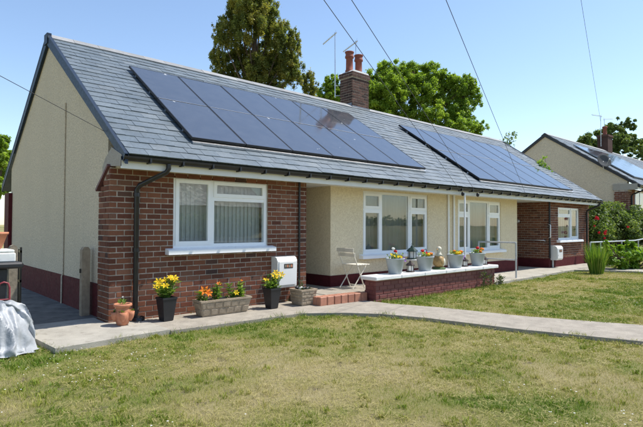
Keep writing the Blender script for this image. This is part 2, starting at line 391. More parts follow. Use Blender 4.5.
sheet('alley', ALLEY, -.10, -.012, 'concrete_alley_shade')
sheet('walkway', WALK2, -.10, .006, 'concrete')
struct(MB().box(-120, 120, -21.5, -14, .30, .448), 'road', 'asphalt')
struct(MB().box(-120, 120, -14, -13.86, .30, .56), 'kerb', 'concrete')
struct(MB().box(-120, 120, -13.86, -12.2, .30, .535), 'pavement', 'concrete')
# raised patio with its quarry tile nosing
pt = struct(MB().box(3.44, 8.22, -.70, .30, -.05, .112), 'patio', 'concrete_old')
struct(MB().box(3.42, 4.25, .30, 1.62, -.05, .109), 'porch_floor', 'concrete_old')
tm = MB().cbox(-.073, .073, -.05, .05, 0, .145, .008).mesh('tile', 'tile')
for i in range(7):
    o = bpy.data.objects.new('tile', tm); link(o, pt); o.location = (3.13+i*.15, -.735-.01*i, -.012)
    o2 = bpy.data.objects.new('tile', tm); link(o2, pt); o2.location = (3.13+i*.15, -.63-.01*i, -.014)
struct(MB().box(3.06, 3.44, -.58, .0, -.05, .104), 'step', 'concrete_old')

# ------------------------------------------------------------------ bungalow pair
L, D, HE, E_, HR = 16.60, 3.368, 2.181, .466, 4.751
SL = (HR-HE)/(D+E_); SLEN = math.hypot(D+E_, HR-HE); CS = (D+E_)/SLEN; SN = (HR-HE)/SLEN
def roof_pt(x, s, n):                                       # s up the front slope from the eave edge, n off the slope
    return (x, -E_+s*CS-n*SN, HE+s*SN+n*CS)

BRICK_ME = {}
def brick_mesh(wd, mat, axis):
    k = (round(wd, 3), mat, axis)
    if k not in BRICK_ME:
        c = .003; h = .0308; dd = .05; a = wd/2
        P = [(-a, dd, -h), (a, dd, -h), (a, dd, h), (-a, dd, h), (-a, c, -h), (a, c, -h), (a, c, h), (-a, c, h), (-a+c, 0, -h+c), (a-c, 0, -h+c), (a-c, 0, h-c), (-a+c, 0, h-c)]
        if axis == 'x': P = [(y, -x, z) for x, y, z in P]     # faces -X
        Fs = [(8, 9, 10, 11)]+[(4+i, 4+(i+1) % 4, 8+(i+1) % 4, 8+i) for i in range(4)]+[(i, (i+1) % 4, 4+(i+1) % 4, 4+i) for i in range(4)]
        BRICK_ME[k] = (P, Fs)
    return BRICK_ME[k]
BRICK_DATA = {}
def lay_bricks(parent, mat, axis, plane, a0, a1, z0, z1, holes=(), single=True, top=None, joined=None, phase=0., jit=.0025, limit=None):
    """stretcher bond on a wall facing -Y (axis y) or -X (axis x); returns list of (dist, spec)"""
    out = []; row = 0; z = z0
    while z+.07 <= z1+1e-6:
        zc = z+.0325; off = ((row % 2)*.1025+phase) % .205
        x = a0-off
        while x < a1-.02:
            b0, b1 = max(x, a0)+.0, min(x+.192, a1)
            segs = [(b0, b1)]
            for (h0, h1, g0, g1) in holes:
                if zc > g0 and zc < g1:
                    ns = []
                    for s0, s1 in segs:
                        if s1 <= h0 or s0 >= h1: ns.append((s0, s1))
                        else:
                            if h0-s0 > .03: ns.append((s0, h0-.004))
                            if s1-h1 > .03: ns.append((h1+.004, s1))
                    segs = ns
            for s0, s1 in segs:
                if s1-s0 < .028: continue
                if top and zc+.03 > top((s0+s1)/2): continue
                wd = s1-s0; c = (s0+s1)/2; dp = plane+random.uniform(-jit, jit)
                loc = (c, dp, zc) if axis == 'y' else (dp, c, zc)
                out.append((wd, loc))
            x += .205
        z += .075; row += 1
    return [(w_, l, mat, axis) for w_, l in out]
def emit_bricks(parent, specs, n_single):
    specs = sorted(specs, key=lambda s: (Vector(s[1])-CAM).length)
    o_ = org(parent)
    for w_, l, mat, ax in specs[:n_single]:
        wq = round(w_/.012)*.012 if w_ < .186 else .192
        k = (round(wq, 3), mat, ax)
        if k not in BRICK_DATA:
            P, Fs = brick_mesh(wq, mat, ax); BRICK_DATA[k] = MB().add(P, Fs).mesh('brick', mat)
        o = bpy.data.objects.new('brick', BRICK_DATA[k]); link(o, parent); o.location = (l[0]-o_[0], l[1]-o_[1], l[2]-o_[2])
    if len(specs) > n_single:
        mb = MB()
        for w_, l, mat, ax in specs[n_single:]:
            P, Fs = brick_mesh(w_, mat, ax); mb.add([(x+l[0], y+l[1], z+l[2]) for x, y, z in P], Fs, random.uniform(.001, 1))
        mb.build('brickwork', mb_mat(specs), parent, 'stuff')
def mb_mat(specs): return specs[0][2]
def wall_with_holes(mb, a0, a1, z0, z1, holes, fn):         # fn(a, z) corners -> adds boxes; holes (h0,h1,g0,g1)
    hs = sorted(holes); x = a0
    for h0, h1, g0, g1 in hs:
        fn(x, h0, z0, z1); fn(h0, h1, z0, g0); fn(h0, h1, g1, z1); x = h1
    fn(x, a1, z0, z1)

def window(parent, x0, x1, z0, z1, y, kind, blind='blind', sill=True, mirror=False, sillx=.12):
    """white uPVC window in a wall facing -Y: outer frame > sash, pane, sill, blind"""
    fw, ft = .055, .07
    f = MB(); yb = y+.03
    f.box(x0, x0+fw, yb, yb+ft, z0, z1).box(x1-fw, x1, yb, yb+ft, z0, z1).box(x0+fw, x1-fw, yb, yb+ft, z0, z0+fw).box(x0+fw, x1-fw, yb, yb+ft, z1-fw, z1)
    W_ = x1-x0; H_ = z1-z0; cells = []; sashes = []
    tr = z1-H_*.29                                          # transom
    if kind == 'bay':
        xm = x0+W_*.385
        if mirror: xm = x0+W_*.615
        f.box(xm-.035, xm+.035, yb+.001, yb+ft-.001, z0+fw, z1-fw)
        a, b = ((x0+fw, xm-.035), (xm+.035, x1-fw)) if not mirror else ((xm+.035, x1-fw), (x0+fw, xm-.035))
        f.box(b[0], b[1], yb+.002, yb+ft-.002, tr-.035, tr+.035)
        cells = [(a[0], a[1], z0+fw, z1-fw, True), (b[0], b[1], tr+.035, z1-fw, True), (b[0], b[1], z0+fw, tr-.035, False)]
    else:
        xa = x0+W_*.265; xb = x1-W_*.30
        for xm in (xa, xb): f.box(xm-.035, xm+.035, yb+.001, yb+ft-.001, z0+fw, z1-fw)
        for (p, q) in ((x0+fw, xa-.035), (xb+.035, x1-fw)):
            f.box(p, q, yb+.002, yb+ft-.002, tr-.03, tr+.03)
            cells += [(p, q, tr+.03, z1-fw, True), (p, q, z0+fw, tr-.03, True)]
        cells.append((xa+.035, xb-.035, z0+fw, z1-fw, False))
    fo = f.build('window', 'upvc', parent)
    for (p, q, r0, r1, opening) in cells:
        yy = yb+.02; pad = .012
        if opening:
            sw = .042; s = MB(); ys = yb-.012
            s.box(p-.012, p+sw, ys, ys+.05, r0-.012, r1+.012).box(q-sw, q+.012, ys, ys+.05, r0-.012, r1+.012).box(p+sw, q-sw, ys, ys+.05, r0-.012, r0+sw).box(p+sw, q-sw, ys, ys+.05, r1-sw, r1+.012)
            s.build('sash', 'upvc', fo); pad = -sw+.006; yy = yb+.012
        MB().box(p-pad, q+pad, yy, yy+.006, r0-pad, r1+pad).build('pane', 'glass', fo)
    if sill:
        sp = [(-.115, -.085), (-.115, -.028), (-.10, -.018), (.055, .012), (.055, -.085)]
        MB().prism([(y+a, z0+b-.001) for a, b in sp], lambda p, q, d: (d, p, q), x0-sillx, x1+sillx*.8).build('sill', 'upvc', fo)
    b = MB(); x = x0+.03; yy = y+.17; i = 0
    if blind == 'blind':
        while x < x1-.03:
            a = .22+random.uniform(-.05, .05); dx, dy = .045*math.cos(a), .045*math.sin(a)
            b.add([(x-dx, yy-dy, z0+.02), (x+dx, yy+dy, z0+.02), (x+dx, yy+dy, z1), (x-dx, yy-dy, z1)], [(0, 1, 2, 3)]); x += .074
        b.box(x0+.02, x1-.02, yy-.02, yy+.02, z1-.03, z1+.02)
    else:
        n = int((x1-x0)/.028)
        xsn = [x0+.02+(x1-x0-.04)*k/n for k in range(n+1)]
        vs = [(xx, yy+.02*math.sin(k*1.35)+.008*math.sin(k*.41), zz) for zz in (z0+.02, z1) for k, xx in enumerate(xsn)]
        b.add(vs, [(k, k+1, n+2+k, n+1+k) for k in range(n)], 0, True)
    b.build('blind', 'blind' if blind == 'blind' else 'net', fo)
    return fo

def pole_pipe(parent, name, pts, r, mat, bands=()):
    mb = MB().tube(pts, r, 10)
    for b in bands: mb.tube([(b[0], b[1], b[2]-.025), (b[0], b[1], b[2]+.025)], r*1.28, 10)
    return mb.build(name, mat, parent)

def gutter_mb(x0, x1, y, z):
    mb = MB(); n = 8; pr = []
    for k in range(n+1): a = math.pi+math.pi*k/n; pr.append((y+.055*math.cos(a), z+.062*math.sin(a)))
    for k in range(n, -1, -1): a = math.pi+math.pi*k/n; pr.append((y+.050*math.cos(a), z+.056*math.sin(a)))
    return mb.prism(pr, lambda p, q, d: (d, p, q), x0, x1)

H = thing('bungalow', (0, 0, 0), 'pair of low brick and cream rendered bungalows under one long grey slate roof', 'bungalow')
W1 = (.90, 2.575, .955, 2.005); W2 = (14.03, 15.72, .86, 1.93)
C1 = (5.165, 7.40, .70, 2.01); C2 = (8.66, 10.83, .655, 1.965)
YC = .25; XC0, XC1 = 4.25, 11.78; XB2 = 13.32; XG = .075
CE = 2.055
# brick bay at the front left, with its return along the gable end
mb = MB()
wall_with_holes(mb, .008, 3.42, -.06, CE, [W1], lambda a, b, c, d: mb.box(a, b, .006, .25, c, d) if d > c and b > a else None)
mb.box(.008, .34, .25, .43, -.06, 1.70); mb.box(3.17, 3.42, .25, 1.62, -.06, CE)
bw1 = mb.build('brick_wall', 'mortar', H)
captop = lambda y: 1.76+max(0, (.43-y))*.70
sp = lay_bricks(bw1, 'brick', 'y', 0., .0, 3.42, -.05, CE, [W1], phase=.0)
emit_bricks(bw1, sp, 290)
sp = lay_bricks(bw1, 'brick', 'x', 0., .056, .43, -.05, CE, top=captop, phase=.1)
emit_bricks(bw1, [(w_, (l[0], l[1], l[2]), m_, a_) for w_, l, m_, a_ in sp if True], 0)
# sloped tile capping on the return
th = math.atan(.70); cp = MB(); cn, sn = math.cos(th), math.sin(th)
pc = [(.47, 1.755), (.02, 1.755+.45*.70), (.02+.035*sn, 1.755+.45*.70+.035*cn), (.47+.035*sn, 1.755+.035*cn)]
cp.prism(pc, lambda p, q, d: (d, p, q), -.03, .074); cp.build('wall_capping', plain('capping_tile', (.12, .045, .045), .6), H)
# boxed eave end over the return
MB().prism([(-.36, 2.04), (.05, 2.075), (.30, 1.91), (.34, 2.08), (.22, 2.20), (.0, 2.32), (-.355, 2.19)], lambda p, q, d: (d, p, q), .012, .073).build('eave_end', 'render_grey', H)
window(H, *W1, 0., 'bay')
# gable ends
def gable(parent, x0, x1, y0, y1, dz, name, mat):
    e = .035
    zf = lambda y: HE+(y+E_)*SL-e if y <= D else HE+(2*D+E_-y)*SL-e
    return MB().prism([(y0, -.06), (y1, -.06), (y1, zf(y1)), (D, zf(D)), (y0, zf(y0))], lambda p, q, d: (d, p, q+dz), x0, x1).build(name, mat, parent)
gable(H, XG, XG+.2, .30, 2*D-.30, 0, 'gable_wall', 'render_beige')
gable(H, L-.20, L-.03, .26, 2*D-.02, 0, 'gable_wall', 'render_beige')
MB().box(XG-.016, XG+.05, .44, 2*D-.44, -.06, .455).build('plinth', 'plinth', H)
# rear return and rear wall
mb = MB(); mb.box(.0, .30, 2*D-.44, 2*D, -.06, 2.0).build('rear_return', 'plinth', H)
MB().box(.3, L-.2, 2*D-.25, 2*D-.01, -.06, CE).build('rear_wall', 'render_beige', H)
# cream rendered middle
mb = MB()
wall_with_holes(mb, XC0, XC1, -.06, CE, [C1, C2], lambda a, b, c, d: mb.box(a, b, YC, YC+.25, c, d) if d > c and b > a else None)
mb.box(XC0, XC0+.2, YC+.25, 1.62, -.06, CE); mb.box(XC1-.2, XC1, YC+.25, 1.62, -.06, CE)
mb.build('rendered_wall', 'render_cream', H)
pl = MB(); pl.box(XC0-.014, XC1+.014, YC-.014, YC+.05, -.06, .325); pl.box(XC0-.014, XC0+.05, YC+.051, 1.62, -.06, .325); pl.box(XC1-.05, XC1+.014, YC+.051, 1.5, -.06, .325)
pl.build('plinth', 'plinth', H)
window(H, *C1, YC, 'triple', 'net'); window(H, *C2, YC, 'triple', 'net')
# porches: back walls with doors
for a, b, yb in ((3.42, 4.25, 1.62), (11.78, XB2, 1.50)):
    MB().box(a-.1, b+.1, yb, yb+.2, -.06, CE).build('porch_wall', 'render_cream', H)
    c = (a+b)/2; dr = MB().cbox(c-.38, c+.38, yb-.045, yb-.002, .11, 2.0, .01).build('door', 'upvc', H)
    MB().box(c-.22, c+.22, yb-.052, yb-.046, 1.15, 1.80).build('pane', 'glass', dr)
    MB().tube([(c+.30, yb-.06, 1.05), (c+.30, yb-.085, 1.05), (c+.20, yb-.085, 1.05)], .009, 8).build('handle', 'alloy', dr)
# brick bay at the far right
mb = MB()
wall_with_holes(mb, XB2+.008, L-.008, -.06, CE, [W2], lambda a, b, c, d: mb.box(a, b, .006, .25, c, d) if d > c and b > a else None)
mb.box(XB2+.009, XB2+.25, .25, 1.5, -.06, CE)
bw2 = mb.build('brick_wall', 'mortar', H)
sp = lay_bricks(bw2, 'brick', 'y', 0., XB2, L, -.05, CE, [W2]); sp += lay_bricks(bw2, 'brick', 'x', XB2, .056, 1.5, -.05, CE, phase=.1)
emit_bricks(bw2, sp, 0)
MB().box(XB2-.012, L+.004, -.012, .03, -.06, .275).box(XB2-.012, XB2+.03, .031, 1.5, -.06, .275).build('plinth', 'plinth', H)
window(H, *W2, 0., 'bay', mirror=True)
# inner floor-to-ceiling partition so that rooms are rooms
MB().box(.3, L-.2, 3.2, 3.3, -.06, CE).box(8.25, 8.35, .5, 3.2, -.06, CE).build('partition', 'room', H)
# eaves: soffit, fascia, gutter with its brackets
MB().box(.08, L-.005, -.335, 1.70, CE, CE+.02).build('soffit', 'soffit', H)
MB().box(.28, L-.21, 1.70, 2*D-.26, CE, CE+.02).build('ceiling', 'soffit', H)
MB().box(.012, L+.02, -.362, -.336, 2.015, 2.15).build('fascia', 'white', H)
gt = gutter_mb(.0, L+.05, -.418, 2.165).build('gutter', 'black', H)
brk = MB().box(-.012, .012, -.045, .056, -.076, -.05).box(-.012, .012, -.062, -.045, -.06, -.01).mesh('bracket', 'black')
x = .35
while x < L:
    o = bpy.data.objects.new('bracket', brk); link(o, gt); o.location = (x, -.418, 2.165); x += .46
# downpipes
pole_pipe(H, 'downpipe', [(.62, -.418, 2.11), (.62, -.418, 2.05), (.60, -.40, 2.00), (.36, -.09, 1.83), (.335, -.06, 1.77), (.335, -.06, .02)], .034, 'black', [(.335, -.06, 1.7), (.335, -.06, .95), (.335, -.06, .12)])
MB().lathe([(.10, 0), (.10, .05), (.085, .055), (.06, .02)], (.35, -.09, 0), 10).build('gully', 'black', H)
pole_pipe(H, 'downpipe', [(3.24, -.025, CE), (3.24, -.025, .05)], .019, 'black', [(3.24, -.025, 1.75), (3.24, -.025, 1.1)])
pole_pipe(H, 'downpipe', [(L-.18, -.418, 2.11), (L-.18, -.418, 2.05), (L-.20, -.38, 2.0), (L-.34, -.08, 1.84), (L-.35, -.06, 1.77), (L-.35, -.06, .02)], .034, 'black')
pole_pipe(H, 'downpipe', [(XB2-.0, -.035, CE), (XB2-.0, -.035, .3)], .028, 'blackmatte')
for xx in (8.20, 8.44): pole_pipe(H, 'downpipe', [(xx, YC-.03, CE), (xx, YC-.03, .12)], .026, 'upvc')
pole_pipe(H, 'downpipe', [(7.935, -.395, 2.05), (7.935, -.395, .115)], .022, 'upvc')
# conduit on the gable
pole_pipe(H, 'conduit', [(XG-.014, 2.29, 3.33), (XG-.014, 2.29, .47), (XG-.03, 2.29, .44), (XG-.03, 2.29, -.02)], .013, 'render_beige')
# barge boards along the verge
def barge(x0, x1, front, mat='verge', dz=0, parent=None, dx=0, dy=0):
    a = (-E_+.01, HE+.005); b = (D, HR+.012)
    if not front: a = (2*D+E_-.01, a[1])
    dpt = .165
    return MB().prism([(a[0], a[1]), (b[0], b[1]), (b[0], b[1]-dpt), (a[0], a[1]-dpt*.75)], lambda p, q, d: (d+dx, p+dy, q+dz), x0, x1).prism([(a[0], a[1]+.012), (b[0], b[1]+.040), (b[0], b[1]+.004), (a[0], a[1]-.02)], lambda p, q, d: (d+dx, p+dy, q+dz), x0-.004, x1+.010).build('barge_board', mat, parent)
for fr in (True, False): barge(.018, .058, fr, parent=H); barge(L+.0, L+.035, fr, parent=H)
MB().box(.0, .075, D-.10, D+.10, HR-.16, HR+.03).build('verge_cap', 'verge', H)
# roof deck, slates, ridge tiles
rf = MB().prism([(-E_+.06, HE+.012), (D, HR-.03), (2*D+E_, HE-.02), (2*D+E_-.06, HE-.10), (D, HR-.12), (-E_+.10, HE-.03)], lambda p, q, d: (d, p, q), .03, L+.02).build('roof', 'slate', H)
GA, SWD = SLEN/25, .255
slm = MB().add([(-SWD/2+.002, 0, .004), (SWD/2-.002, 0, .004), (SWD/2-.002, (GA+.012), -.004), (-SWD/2+.002, (GA+.012), -.004),
                (-SWD/2+.002, 0, .016), (SWD/2-.002, 0, .016), (SWD/2-.002, (GA+.012), .006), (-SWD/2+.002, (GA+.012), .006)],
               [(3, 2, 1, 0), (4, 5, 6, 7), (0, 1, 5, 4), (1, 2, 6, 5), (2, 3, 7, 6), (3, 0, 4, 7)])
slate_me = slm.mesh('slate', 'slate')
spec = []
for j in range(25):
    x = .062+SWD/2-(j % 2)*SWD/2
    while x-SWD/2 < L+.03:
        spec.append((x, j*GA+.005)); x += SWD
def slate_mat4(x, s):
    tw = random.uniform(-.012, .012); nn = random.uniform(-.002, .0045); s += random.uniform(-.008, .006)
    ex = Vector((math.cos(tw), math.sin(tw)*CS, math.sin(tw)*SN)); ez = Vector((0, -SN, CS)); ey = ez.cross(ex)
    m = Matrix((ex, ey, ez)).transposed().to_4x4(); m.translation = roof_pt(x, s, nn+.004); return m
spec = [(x, s) for x, s in spec if SWD*.45 < x < L-SWD*.4]
spec.sort(key=lambda q: (Vector(roof_pt(q[0], q[1], 0))-CAM).length)
for x, s in spec[:300]:
    o = bpy.data.objects.new('slate', slate_me); link(o, rf); o.matrix_local = slate_mat4(x, s)
jm = MB()
for x, s in spec[300:]:
    m = slate_mat4(x, s); jm.add([m @ Vector(p) for p in slm.v], slm.f, random.uniform(.001, 1))
jm.build('slates', 'slate', rf, 'stuff')
hsm = MB().add([((x+SWD/2)*.5, y, z) for x, y, z in slm.v], slm.f); half_me = hsm.mesh('slate', 'slate')
for j in range(1, 25, 2):
    o = bpy.data.objects.new('slate', half_me); link(o, rf); o.matrix_local = slate_mat4(.062, j*GA+.005)
for j in range(25):
    o = bpy.data.objects.new('slate', half_me); link(o, rf); o.matrix_local = slate_mat4(L-.13, j*GA+.003)
hp = [(-.16, -.106), (-.02, -.004), (.02, -.004), (.16, -.106), (.165, -.090), (.022, .014), (-.022, .014), (-.165, -.090)]
rtm = MB().prism(hp, lambda p, q, d: (d, p, q), -.223, .223).mesh('ridge_tile', 'ridge')
for i in range(37):
    o = bpy.data.objects.new('ridge_tile', rtm); link(o, rf); o.location = (.235+i*.449, D, HR+.022+random.uniform(-.003, .003)); o.rotation_euler = (0, random.uniform(-.006, .006), 0)
# chimney
ch = MB().box(7.94, 8.62, 3.259, 3.75, 4.2, 5.72).build('chimney', 'mortar', H)
sp = lay_bricks(ch, 'brick_dark', 'y', 3.25, 7.93, 8.63, 4.30, 5.60) + lay_bricks(ch, 'brick_dark', 'x', 7.93, 3.306, 3.76, 4.30, 5.60, phase=.1)
emit_bricks(ch, sp, 0)
hd_ = MB().box(7.906, 8.655, 3.225, 3.785, 5.60, 5.733).build('chimney_head', 'mortar', ch)
emit_bricks(ch, lay_bricks(ch, 'brick_dark', 'y', 3.218, 7.898, 8.662, 5.602, 5.75) + lay_bricks(ch, 'brick_dark', 'x', 7.898, 3.274, 3.79, 5.602, 5.75, phase=.1), 0)
MB().prism([(-.36, 0), (.36, 0), (.30, .06), (-.30, .06)], lambda p, q, d: (8.28+p, d, 5.735+q), 3.24, 3.77).build('flaunching', 'coping', ch)
fl = MB().box(7.91, 8.65, 3.225, 3.27, 4.55, 4.745); fl.box(7.91, 7.94, 3.27, 3.50, 4.55, 4.83); fl.build('flashing', 'lead', ch)
for px, py in ((8.06, 3.50), (8.47, 3.52)):
    MB().lathe([(.125, 0), (.125, .05), (.105, .08), (.10, .40), (.13, .42), (.13, .47), (.115, .48), (.115, .56), (.135, .57), (.135, .60), (.09, .60), (.085, .2)], (px, py, 5.785), 16).build('chimney_pot', 'potclay', ch)
# porch light, wall handrail, grab rail at the right bay
MB().blob((XB2-.05, .95, 1.45), .05, .06, .06).build('porch_light', 'alloy', H)
MB().tube([(XB2-.012, .95, .83), (XB2-.06, .93, .85), (XB2-.06, .12, .85), (XB2-.012, .10, .83)], .018, 8).build('handrail', 'alloy', H)
MB().tube([(XB2+.0, -.01, 1.35), (XB2-.03, -.07, 1.33), (XB2-.03, -.07, .95), (XB2+.0, -.01, .93)], .016, 8).build('grab_rail', 'upvc', H)

# ------------------------------------------------------------------ solar arrays
sA = (0.0+E_)/CS
def solar(x0, x1, s0, s1, label):
    c0 = roof_pt(x0, s0, .05)
    A = thing('solar_array', c0, label, 'solar panels', 'solar arrays on the slate roof')
    nx, ny = 6, 2; pw = (x1-x0)/nx; ph = (s1-s0)/ny
    rl = MB()
    for sy in (.25, .75, 1.25, 1.75):
        ss = s0+sy*ph; P = []
        for nn in (.018, .058):
            for ds in (-.02, .02): P += [roof_pt(x0+.02, ss+ds, nn), roof_pt(x1-.02, ss+ds, nn)]
        rl.add(P, [(0, 1, 3, 2), (4, 5, 7, 6), (0, 1, 5, 4), (2, 3, 7, 6), (0, 2, 6, 4), (1, 3, 7, 5)])
    rl.build('mounting_rail', 'alloy', A)
    tr_ = MB(); P = [roof_pt(xx, ss, nn) for nn in (.018, .05) for xx, ss in ((x0+.01, s0-.055), (x1-.01, s0-.055), (x1-.01, s0-.012), (x0+.01, s0-.012))]
    tr_.add(P, [(3, 2, 1, 0), (4, 5, 6, 7), (0, 1, 5, 4), (1, 2, 6, 5), (2, 3, 7, 6), (3, 0, 4, 7)]); tr_.build('edge_trim', 'alloy', A)
    def slab(mb, a, b, c, d, n0_, n1_):
        P = [roof_pt(xx, ss, nn) for nn in (n0_, n1_) for xx, ss in ((a, c), (b, c), (b, d), (a, d))]
        mb.add(P, [(3, 2, 1, 0), (4, 5, 6, 7), (0, 1, 5, 4), (1, 2, 6, 5), (2, 3, 7, 6), (3, 0, 4, 7)])
    for i in range(nx):
        for j in range(ny):
            a = x0+i*pw+.006; b = x0+(i+1)*pw-.006; c = s0+j*ph+(.006 if j == 0 else .003); d = s0+(j+1)*ph-(.006 if j else .003); t = .014; tc, td = (.014, .003) if j == 0 else (.003, .014)
            tl = random.uniform(-.0015, .0015)
            f = MB(); slab(f, a, b, c, c+tc, .06, .100); slab(f, a, b, d-td, d, .06, .100); slab(f, a, a+t, c+tc, d-td, .06, .100); slab(f, b-t, b, c+tc, d-td, .06, .100)
            p = f.build('panel_frame', 'black', A)
            if j == 0:
                q_ = MB(); slab(q_, a+.03, b-.03, d-.002, d+.008, .085, .1025); q_.build('joint_strip', 'alloy', p)
            g = MB(); slab(g, a+t, b-t, c+tc, d-td, .065, .097+tl); g.build('glass_face', 'pv', p)
solar(1.16, 6.93, sA+.02, (2.47+E_)/CS, 'black solar array left of the chimney, above the white meter box and pots')
solar(8.95, 14.75, sA-.17, (2.44+E_)/CS, 'black solar array right of the chimney, above the handrail and far bay')

# ------------------------------------------------------------------ the neighbour
NX, NY, NZ = 20.6, -.06, .78
NH = thing('bungalow', (NX, NY, NZ), 'neighbouring bungalow with plain cream gable end toned down for shade behind the rose bush', 'bungalow')
def nmb(mb, name, mat, parent=None):
    mb.v = [(x+NX, y+NY, z+NZ) for x, y, z in mb.v]; return mb.build(name, mat, parent or NH)
e = .035
zf = lambda y: HE+(y+E_)*SL-e if y <= D else HE+(2*D+E_-y)*SL-e
nmb(MB().prism([(.02, -.6), (2*D, -.6), (2*D, zf(2*D)), (D, zf(D)), (.02, zf(.02))], lambda p, q, d: (d, p, q), XG, XG+.2), 'gable_wall', 'render_beige')  # cream wall in the darker beige, its shade put into the colour
for fr in (True, False):
    a = (-E_+.01, HE+.005); b = (D, HR+.012)
    if not fr: a = (2*D+E_-.01, a[1])
    nmb(MB().prism([(a[0], a[1]), (b[0], b[1]), (b[0], b[1]-.15), (a[0], a[1]-.13)], lambda p, q, d: (d, p, q), .018, .058), 'barge_board', 'blackmatte')
nr = nmb(MB().prism([(-E_+.06, HE+.012), (D, HR-.0), (2*D+E_, HE-.02), (2*D+E_-.06, HE-.10), (D, HR-.12), (-E_+.10, HE-.03)], lambda p, q, d: (d, p, q), .03, L), 'roof', 'slate')
jm = MB()
for x, s in spec:
    m = slate_mat4(x, s); jm.add([m @ Vector(p) for p in slm.v], slm.f, random.uniform(.001, 1))
so_ = nmb(jm, 'slates', 'slate', nr); so_['kind'] = 'stuff'
nmb(MB().prism([(y+D, z+HR+.022) for y, z in hp], lambda p, q, d: (d, p, q), .02, L), 'ridge', 'ridge', nr)
nmb(MB().box(.3, L, .0, .25, -.6, CE), 'front_wall', 'brick')
nbr = nmb(MB().box(.008, .5, -.012, .5, -.6, CE-.05), 'brick_return', 'mortar')
emit_bricks(nbr, [(w_, (l[0]+NX, l[1]+NY, l[2]+NZ), m_, a_) for w_, l, m_, a_ in lay_bricks(nbr, 'brick', 'x', 0., -.02, .5, -.6, CE-.06)+lay_bricks(nbr, 'brick', 'y', -.02, .05, .5, -.6, CE-.06)], 0)
nmb(MB().box(-.0, .12, -.36, .55, CE-.05, CE+.20), 'eave_end', 'render_grey')
nmb(MB().box(.012, L, -.362, -.336, 2.015, 2.15), 'fascia', 'white')
nmb(gutter_mb(.0, L, -.418, 2.165), 'gutter', 'black')
nmb(MB().tube([(.62, -.418, 2.11), (.60, -.40, 2.00), (.36, -.09, 1.83), (.335, -.06, 1.77), (.335, -.06, -.3)], .034, 8), 'downpipe', 'black')
wf = nmb(MB().box(.9, .96, -.03, -.001, .9, 2.0).box(2.5, 2.56, -.03, -.001, .9, 2.0).box(.96, 2.5, -.03, -.001, 1.94, 2.0).box(.96, 2.5, -.03, -.001, .9, .96).box(1.5, 1.56, -.03, -.001, .96, 1.94), 'window', 'upvc')
nmb(MB().box(.96, 1.5, -.018, -.012, .96, 1.94).box(1.56, 2.5, -.018, -.012, .96, 1.94), 'pane', 'pv', wf)
cx_ = 8.05
nc = nmb(MB().box(cx_-.36, cx_+.36, 3.2, 3.75, 4.2, 5.55), 'chimney', 'brick_dark')
nmb(MB().box(cx_-.40, cx_+.40, 3.16, 3.79, 5.55, 5.66), 'chimney_head', 'brick_dark', nc)
nmb(MB().lathe([(.13, 0), (.11, .1), (.10, .42), (.14, .45), (.13, .52), (.08, .52)], (cx_, 3.47, 5.66), 12), 'chimney_pot', 'potclay', nc)
NS = thing('solar_array', (NX+1, NY+.2, NZ+2.7), 'low solar array on the neighbouring roof beside the satellite dish', 'solar panels')
for i in range(6):
    x0 = 1.0+i*.97; P = [roof_pt(x, s, n) for n in (.05, .10) for x, s in ((x0, .65), (x0+.955, .65), (x0+.955, 3.6), (x0, 3.6))]
    b = MB().add(P, [(3, 2, 1, 0), (4, 5, 6, 7), (0, 1, 5, 4), (1, 2, 6, 5), (2, 3, 7, 6), (3, 0, 4, 7)]); b.v = [(x+NX, y+NY, z+NZ) for x, y, z in b.v]
    p_ = b.build('panel', 'pv', NS)

# satellite dish on the neighbour's verge
dc = Vector((NX-.12, .80, 4.02))
SD = thing('satellite_dish', dc-Vector((0, 0, .35)), 'round grey satellite dish fixed to the neighbouring gable edge', 'satellite dish')
dirv = Vector((-.55, -.75, .38)).normalized(); q = dirv.to_track_quat('Z', 'Y')
dm = MB(); pr = [(.0001, .0), (.12, .012), (.22, .042), (.30, .08), (.305, .075), (.22, .035), (.12, .004), (.0001, -.008)]
dm.lathe(pr, (0, 0, 0), 20); dm.v = [tuple(q @ Vector(v)+dc) for v in dm.v]; dm.build('dish', 'dish', SD)
MB().tube([dc, dc+Vector((.07, .05, -.08)), dc+Vector((.14, .02, -.35))], .018, 6).build('bracket', 'galv', SD)
MB().tube([dc+(q @ Vector((0, -.28, .06))), dc+(q @ Vector((0, -.12, .36)))], .01, 6).blob(dc+(q @ Vector((0, -.12, .37))), .035, .035, .04).build('feed_arm', 'galv', SD)

# ------------------------------------------------------------------ aerials
def aerial(base, top, tipdir, length, nel, label, side=None):
    T = thing('tv_aerial', base, label, 'aerial', 'television aerials on chimneys')
    MB().tube([base, top], .016, 6).build('mast', 'alloy', T)
    d = Vector(tipdir).normalized(); p0 = Vector(top)-d*.12-Vector((0, 0, .04)); p1 = p0+d*length
    MB().tube([p0, p1], .017, 6).build('boom', 'alloy', T)
    s = d.cross(Vector((0, 0, 1))).normalized()
    for i in range(nel):
        c = p0.lerp(p1, (i+.5)/nel); h = .05 if i else .09
        MB().tube([c-Vector((0, 0, h)), c+Vector((0, 0, h))], .006, 4).build('element', 'alloy', T)
    b = Vector(base)
    tgt = Vector(side) if side else b+Vector((.1, -.2, 0))
    for dz in (.05, .35): MB().tube([b+Vector((0, 0, dz)), tgt+Vector((0, 0, dz))], .012, 5).build('bracket', 'galv', T)
aerial((7.915, 3.95, 5.10), (7.90, 3.95, 7.05), (.35, .96, 0), 1.05, 9, 'tall television aerial behind the left side of the twin-pot chimney', side=(8.1, 3.74, 5.10))
aerial((8.75, 3.90, 5.10), (8.75, 3.90, 7.0), (.35, .96, 0), 1.05, 9, 'television aerial standing directly behind the two clay chimney pots', side=(8.55, 3.74, 5.10))
